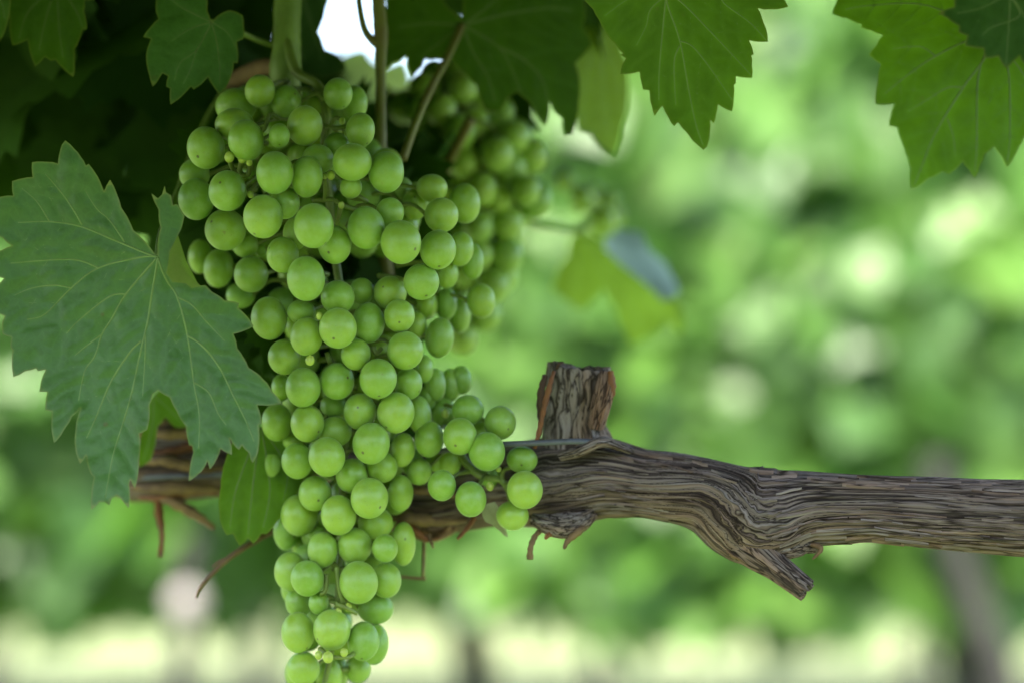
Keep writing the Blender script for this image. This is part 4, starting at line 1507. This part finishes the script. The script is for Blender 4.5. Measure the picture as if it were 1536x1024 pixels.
# R1
vine_leaf('olive green toothed leaf with clear veins hanging from the top, right of centre',
          [(-60, -140), (-30, -20), (40, 60), (80, 130), (115, 200), (180, 280), (235, 345), (215, 350), (250, 375), (225, 420), (215, 475), (340, 462), (350, 530), (360, 575), (400, 580), (435, 745), (462, 705), (485, 680), (520, 750), (560, 810), (585, 785), (640, 850), (745, 962), (770, 940), (790, 770), (812, 790),
           (840, 670), (930, 715), (942, 620), (942, 545), (955, 535), (955, 490), (1058, 500), (1058, 420), (1055, 355), (1070, 350), (1058, 300), (1040, 260), (1160, 268), (1150, 190), (1130, 140), (1095, 55), (1180, 62), (1290, 45), (1250, -20), (1150, -150), (500, -180)], (510, -30),
          [[(510, -30), (520, 40), (597, 265), (650, 560), (700, 800), (745, 930)], [(597, 265), (680, 300), (800, 450), (930, 640)], [(597, 290), (560, 400), (570, 670)], [(510, -28), (600, 10), (780, 190), (950, 370), (1050, 480)], [(512, -32), (800, -40), (900, 40), (1050, 150), (1150, 260)],
           [(508, -20), (490, 160), (465, 450), (462, 640)], [(505, -25), (410, 60), (380, 170), (320, 290)], [(505, -30), (300, -20), (120, 100)]],
          plane(.905, -3, 6, 8, 8), LEAF_OLIVE, LEAVES, None, xf=(880, 0, 4.266), seed=7, vein_mat=VEIN, vw=1.3, quilt=4)
vine_leaf('pale backlit leaf showing between the thin brownish shoot and the top of the berries',
          [(500, 92), (520, 78), (548, 72), (560, 90), (578, 98), (608, 88), (618, 115), (612, 150), (640, 182), (610, 200), (590, 220), (560, 190), (535, 165), (512, 130)], (560, 88),
          [[(560, 88), (565, 140), (590, 205)], [(560, 92), (590, 130), (610, 145)], [(560, 92), (535, 120), (525, 140)]],
          plane(1.22, 5, 5, 0, 0), LEAF_PALE, LEAVES, None, seed=18, vein_mat=VEIN, vw=1.2)
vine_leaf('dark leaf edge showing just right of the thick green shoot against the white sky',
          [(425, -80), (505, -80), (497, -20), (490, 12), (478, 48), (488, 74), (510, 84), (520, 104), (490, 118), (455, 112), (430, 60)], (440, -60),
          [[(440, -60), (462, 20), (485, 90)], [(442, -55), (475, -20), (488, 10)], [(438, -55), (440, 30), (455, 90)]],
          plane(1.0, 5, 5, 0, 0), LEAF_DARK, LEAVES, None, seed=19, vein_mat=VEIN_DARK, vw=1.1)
# blurred leaf behind R1
vine_leaf('soft yellowish green leaf half hidden behind the olive leaf and the broad dark one',
          [(868, 60), (900, 30), (925, 60), (940, 110), (941, 150), (932, 190), (921, 232), (905, 222), (885, 200), (868, 195), (860, 140), (862, 90)], (900, 30), [[(900, 30), (905, 120), (915, 210)], [(900, 40), (880, 110), (875, 180)], [(902, 40), (925, 110), (930, 160)]],
          plane(1.06, 30, 5, 0, 0), LEAF_YELLOW, LEAVES, None, seed=8, vein_mat=VEIN, vw=1.2)
vine_leaf('small bright sunlit leaf showing as a yellow gap left of the olive leaf',
          [(890, 30), (905, 45), (922, 70), (938, 88), (945, 100), (935, 120), (925, 125), (905, 90), (890, 60)], (890, 30), [[(890, 30), (915, 80), (935, 110)]],
          plane(1.15, 0, 0, 0, 0), LEAF_YELLOW, LEAVES, None, seed=9, vein_mat=VEIN, vw=1.2)
# R2
vine_leaf('big green toothed leaf filling the top right corner, largely lit from behind',
          [(150, -20), (112, 72), (185, 95), (262, 128), (255, 142), (310, 160), (368, 182), (335, 235), (298, 282), (330, 310), (360, 330), (345, 410), (332, 532), (385, 535), (432, 530), (402, 645), (445, 652), (465, 720), (480, 760), (498, 810), (512, 860), (515, 968), (540, 962), (600, 915), (675, 880), (710, 893), (745, 865), (778, 825), (812, 870), (840, 912), (865, 850), (890, 790), (938, 750),
           (975, 800), (1003, 858), (1040, 805), (1062, 760), (1092, 698), (1190, 780), (1230, 600), (1330, 500), (1300, 100), (1150, -160), (600, -220), (200, -120)], (930, 190),
          [[(930, 190), (890, 300), (780, 450), (640, 680), (570, 850), (530, 950)], [(780, 450), (700, 450), (600, 510), (500, 570)], [(700, 610), (730, 700), (740, 800)], [(925, 190), (790, 215), (620, 300), (490, 390), (380, 480)], [(930, 200), (858, 390), (850, 740), (840, 880)], [(640, 290), (560, 240), (420, 250)],
           [(935, 200), (1010, 350), (1020, 700), (1005, 830)], [(925, 185), (600, 30), (300, 30), (180, 50)], [(940, 195), (1100, 400), (1180, 650)]],
          plane(.868, 4, -8, 8, 6), LEAF_OLIVE, LEAVES, None, xf=(1216, 0, 3.4125), seed=10, vein_mat=VEIN_DARK, vw=1.6, quilt=4)
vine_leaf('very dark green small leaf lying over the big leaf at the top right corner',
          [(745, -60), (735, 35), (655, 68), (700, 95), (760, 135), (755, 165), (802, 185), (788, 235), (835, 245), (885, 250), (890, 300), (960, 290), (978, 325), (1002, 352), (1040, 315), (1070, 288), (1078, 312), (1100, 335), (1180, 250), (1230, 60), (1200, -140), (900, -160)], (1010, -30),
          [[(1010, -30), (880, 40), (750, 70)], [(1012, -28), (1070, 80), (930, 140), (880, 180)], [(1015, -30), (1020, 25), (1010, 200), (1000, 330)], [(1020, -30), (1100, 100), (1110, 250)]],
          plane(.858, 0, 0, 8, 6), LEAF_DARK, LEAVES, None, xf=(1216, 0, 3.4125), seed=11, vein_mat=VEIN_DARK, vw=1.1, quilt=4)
# B: the blurred hanging leaf, yellow underside and top side with sky sheen put into its colour
lb, _ = vine_leaf('yellowish drooping leaf below the small blurred cluster with one bluish folded side',
                  [(330, 420), (310, 520), (230, 690), (310, 760), (390, 800), (500, 690), (560, 800), (600, 900), (640, 975), (780, 900), (820, 850), (885, 930), (900, 850), (860, 760), (700, 650), (560, 545), (500, 480), (430, 410)], (400, 400),
                  [[(400, 400), (500, 620), (640, 800), (680, 900)], [(400, 400), (360, 600), (340, 720)], [(400, 400), (560, 600), (800, 820)]],
                  plane(1.18, 2, 4, 0, 0), LEAF_YELLOW, LEAVES, [(877, 347, 1.18), (868, 345, 1.182), (850, 343, 1.18)], xf=(760, 230, 3.413), seed=12, vein_mat=VEIN, vw=1.2)
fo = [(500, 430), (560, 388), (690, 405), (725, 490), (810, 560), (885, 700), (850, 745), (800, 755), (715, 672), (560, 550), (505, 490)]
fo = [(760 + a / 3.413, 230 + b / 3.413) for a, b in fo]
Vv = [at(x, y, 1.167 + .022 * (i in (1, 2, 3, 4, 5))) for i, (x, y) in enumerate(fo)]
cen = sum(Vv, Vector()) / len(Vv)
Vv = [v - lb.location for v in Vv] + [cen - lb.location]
me = mesh('folded_lobe', Vv, [((i + 1) % 11, i, 11) for i in range(11)], leaf_material('leaf_sky_sheen_top', (0.36, 0.45, 0.39), (0.36, 0.45, 0.39), (0.1, 0.2, 0.05), 0.1, 0.25, 0.8, False))  # pale base colour imitates the sky reflected on the lobe
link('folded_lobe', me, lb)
# the leaf hanging under the arm, behind the bunch
vine_leaf('yellow green leaf hanging below the arm between the bluish leaf and the grapes',
          [(338, 690), (350, 660), (400, 640), (440, 670), (455, 720), (430, 760), (415, 782), (400, 800), (392, 800), (380, 815), (372, 806), (360, 818), (350, 800), (340, 802), (330, 780), (331, 730)], (390, 640),
          [[(390, 640), (378, 740), (372, 800)], [(390, 640), (355, 730), (345, 790)], [(392, 640), (405, 730), (395, 790)], [(392, 640), (430, 700), (425, 750)]],
          plane(.935, 0, -3, 0, 20), LEAF_OLIVE, LEAVES, None, seed=13, vein_mat=VEIN_DARK, vw=1.3)
vine_leaf('small bright leaf piece peeping through the notch of the large bluish leaf',
          [(224, 600), (240, 585), (262, 600), (285, 620), (280, 640), (262, 640), (248, 625), (236, 640), (226, 690), (208, 700), (212, 650)], (230, 590), [[(230, 590), (228, 640), (215, 690)], [(230, 592), (255, 615), (275, 635)]],
          plane(.965, 0, 0, 0, 0), LEAF_OLIVE, LEAVES, None, seed=14, vein_mat=VEIN_DARK, vw=1.1)
# dry bract by the short cluster
vine_leaf('dry greyish curled bract sticking out under the short cluster of grapes', [(722, 766), (730, 755), (742, 752), (748, 760), (752, 775), (758, 792), (762, 806), (750, 796), (738, 786), (728, 782)], (730, 757), [[(730, 757), (742, 775), (760, 803)]],
          plane(.925, 10, 0, 0, 0), PALE_DRY, None, None, seed=15, vein_mat=PALE_DRY, vw=.8, name='dry_bract', laterals=False, cat='bract', step=3)

# ------------------------------------------------------------------ shoots, twigs
mb = MB()
mb.tube([at(436, -260, .975), at(434, -60, .96), at(431, 20, .955), at(430, 70, .953), at(428, 105, .953), at(428, 140, .956), at(424, 190, .965), at(430, 400, .985), at(480, 640, .995)],
        [.0056, .0056, .0054, .0056, .0063, .0056, .005, .005, .006], 16, True, 8, 0.02)
sh = mb.build('green_shoot', STEM, None, at(431, 20, .955))
tag(sh, 'thick pale green shoot rising behind the top of the long bunch', 'shoot')
mb = MB()
mb.tube([at(572, -200, .97), at(568, -40, .965), at(567, 0, .963), at(571, 50, .962), at(571, 100, .96), at(571, 160, .958), at(570, 225, .957), at(566, 300, .965), at(590, 480, .975), at(610, 690, .985)],
        [.0026, .0026, .0026, .0029, .0021, .0021, .0026, .003, .003, .004], 12, True, 8, 0.03)
sh2 = mb.build('green_shoot', STEM_RED, None, at(571, 50, .962))
tag(sh2, 'thin brownish shoot with a forked tendril right of the upper berries', 'shoot')
mt = MB()
mt.tube([at(534, -120, .965), at(537, -20, .965), at(540, 15, .963), at(547, 45, .962), at(558, 60, .961), at(568, 68, .961)], [.0014, .0014, .0014, .0016, .0018, .002], 9, True, 6)
mt.build('tendril', STEM_RED, sh2)
mb = MB()
mb.tube([at(345, 128, .98), at(352, 122, .978), at(368, 112, .975), at(390, 102, .968), at(412, 100, .962), at(428, 104, .957)], [.003, .0032, .0034, .0034, .0034, .0036], 12, True, 6)
cn = mb.build('brown_cane', DRY, None, at(368, 112, .975))
tag(cn, 'short brown cane arching into the thick green shoot behind the berries', 'cane')
mb = MB()
mb.tube([at(430, 785, .97), at(410, 795, .965), at(380, 812, .955), at(345, 835, .95), at(318, 860, .948), at(300, 882, .947), at(294, 896, .947)], [.0013, .0013, .0012, .0011, .0009, .0007, .0004], 8, True, 6, .06)
mb.tube([at(345, 835, .95), at(328, 842, .949), at(318, 850, .949)], [.0007, .0005, .0003], 6, True, 4)
t_ = mb.build('dry_tendril', DRY, None, at(380, 812, .955))
tag(t_, 'thin dry tendril drooping left under the yellow green leaf', 'tendril')
mb = MB()
mb.tube([at(636, 800, .955), at(636, 830, .955), at(635, 864, .955)], [.0006, .0007, .0006], 6, True, 4)
mb.tube([at(639, 867, .955), at(620, 866, .955), at(598, 864, .955)], [.0007, .0006, .0006], 6, True, 4)
t_ = mb.build('dry_twig', DRY, None, at(636, 800, .955))
tag(t_, 'thin bent dry twig hanging under the arm right of the bunch tail', 'twig')
mb = MB()
mb.tube([at(706, 180, 1.0), at(690, 210, 1.01), at(672, 245, 1.02), at(660, 270, 1.02)], [.0022, .0022, .0024, .0026], 10, True, 6)
t_ = mb.build('green_stalk', STEM_RED, None, at(690, 210, 1.01))
tag(t_, 'blurred green stalk holding the dark bunch behind the slanting petiole', 'stalk')

# ------------------------------------------------------------------ leafy canopy of the foreground vine (seen leaves plus added ones that block light)
g = np.random.default_rng(77)
items = []


def near_leaf(x, y, d, s, e=None):
    cy_ = y + .32 * s * F / d
    if math.hypot(x - 525, cy_ - 50) < .62 * s * F / d + 42 or (x > 520 and math.hypot(x - 640, cy_ - 115) < .55 * s * F / d + 30):
        return
    if math.hypot(x - 215, cy_ - 275) < .42 * s * F / d + 10:
        return
    p = at(x, y, d)
    items.append((tuple(p), e or (g.normal(-.3, .6), g.normal(0, .6), g.normal(0, .8)), s))


# the shaded interior at upper left, leaves one behind another
for i in range(150):
    x, y = g.uniform(-260, 470), g.uniform(-260, 190)
    near_leaf(x, y, g.uniform(1.0, 1.35), g.uniform(.06, .10))
for i in range(26):
    x, y = g.uniform(120, 330), g.uniform(150, 330)
    near_leaf(x, y, g.uniform(1.03, 1.2), g.uniform(.035, .06))
# leaves added behind the long bunch and over the shaded one to block light
for i in range(90):
    x, y = g.uniform(440, 585), g.uniform(190, 420)
    if x > 500 and y < 250:
        continue
    near_leaf(x, y, g.uniform(.985, 1.02), g.uniform(.035, .055))
for i in range(40):
    x, y = g.uniform(330, 460), g.uniform(250, 440)
    near_leaf(x, y, g.uniform(.985, 1.02), g.uniform(.03, .05))
for x, y, d, sz in ((690, 112, 1.02, .030), (625, 225, 1.02, .022), (668, 228, 1.03, .022)):  # dark leaves laid over the rear bunch in place of its shade
    near_leaf(x, y, d, sz)
for i in range(44):
    near_leaf(g.uniform(462, 600), g.uniform(420, 610), g.uniform(.968, .985), g.uniform(.022, .034), (g.normal(-.1, .3), g.normal(0, .4), g.normal(0, .4)))
for i in range(16):
    near_leaf(g.uniform(335, 425), g.uniform(430, 570), g.uniform(.95, .99), g.uniform(.022, .034))
for i in range(46):
    x, y = g.uniform(600, 760), g.uniform(60, 330)
    if y > 150 + (760 - x) * .9 or abs(x - 645) + abs(y - 105) < 50:
        continue
    near_leaf(x, y, g.uniform(1.09, 1.16), g.uniform(.03, .05))
for i in range(30):
    x, y = g.uniform(560, 900), g.uniform(-260, -30)
    near_leaf(x, y, g.uniform(1.02, 1.3), g.uniform(.06, .10))
# unseen leaf roof added above the picture to shade the foreground
for i in range(2300):
    y = g.uniform(0.40, 1.55)
    x = g.uniform(-.95, .40)
    zlow = CZ + 0.1425 * y + .045 + max(0, .86 - y) * .22
    z = zlow + 0.55 * g.random() ** 1.4
    items.append(((x, y, z), (g.normal(-1.45, .28), g.normal(0, .3), g.uniform(0, 6.28)), g.uniform(.07, .115)))
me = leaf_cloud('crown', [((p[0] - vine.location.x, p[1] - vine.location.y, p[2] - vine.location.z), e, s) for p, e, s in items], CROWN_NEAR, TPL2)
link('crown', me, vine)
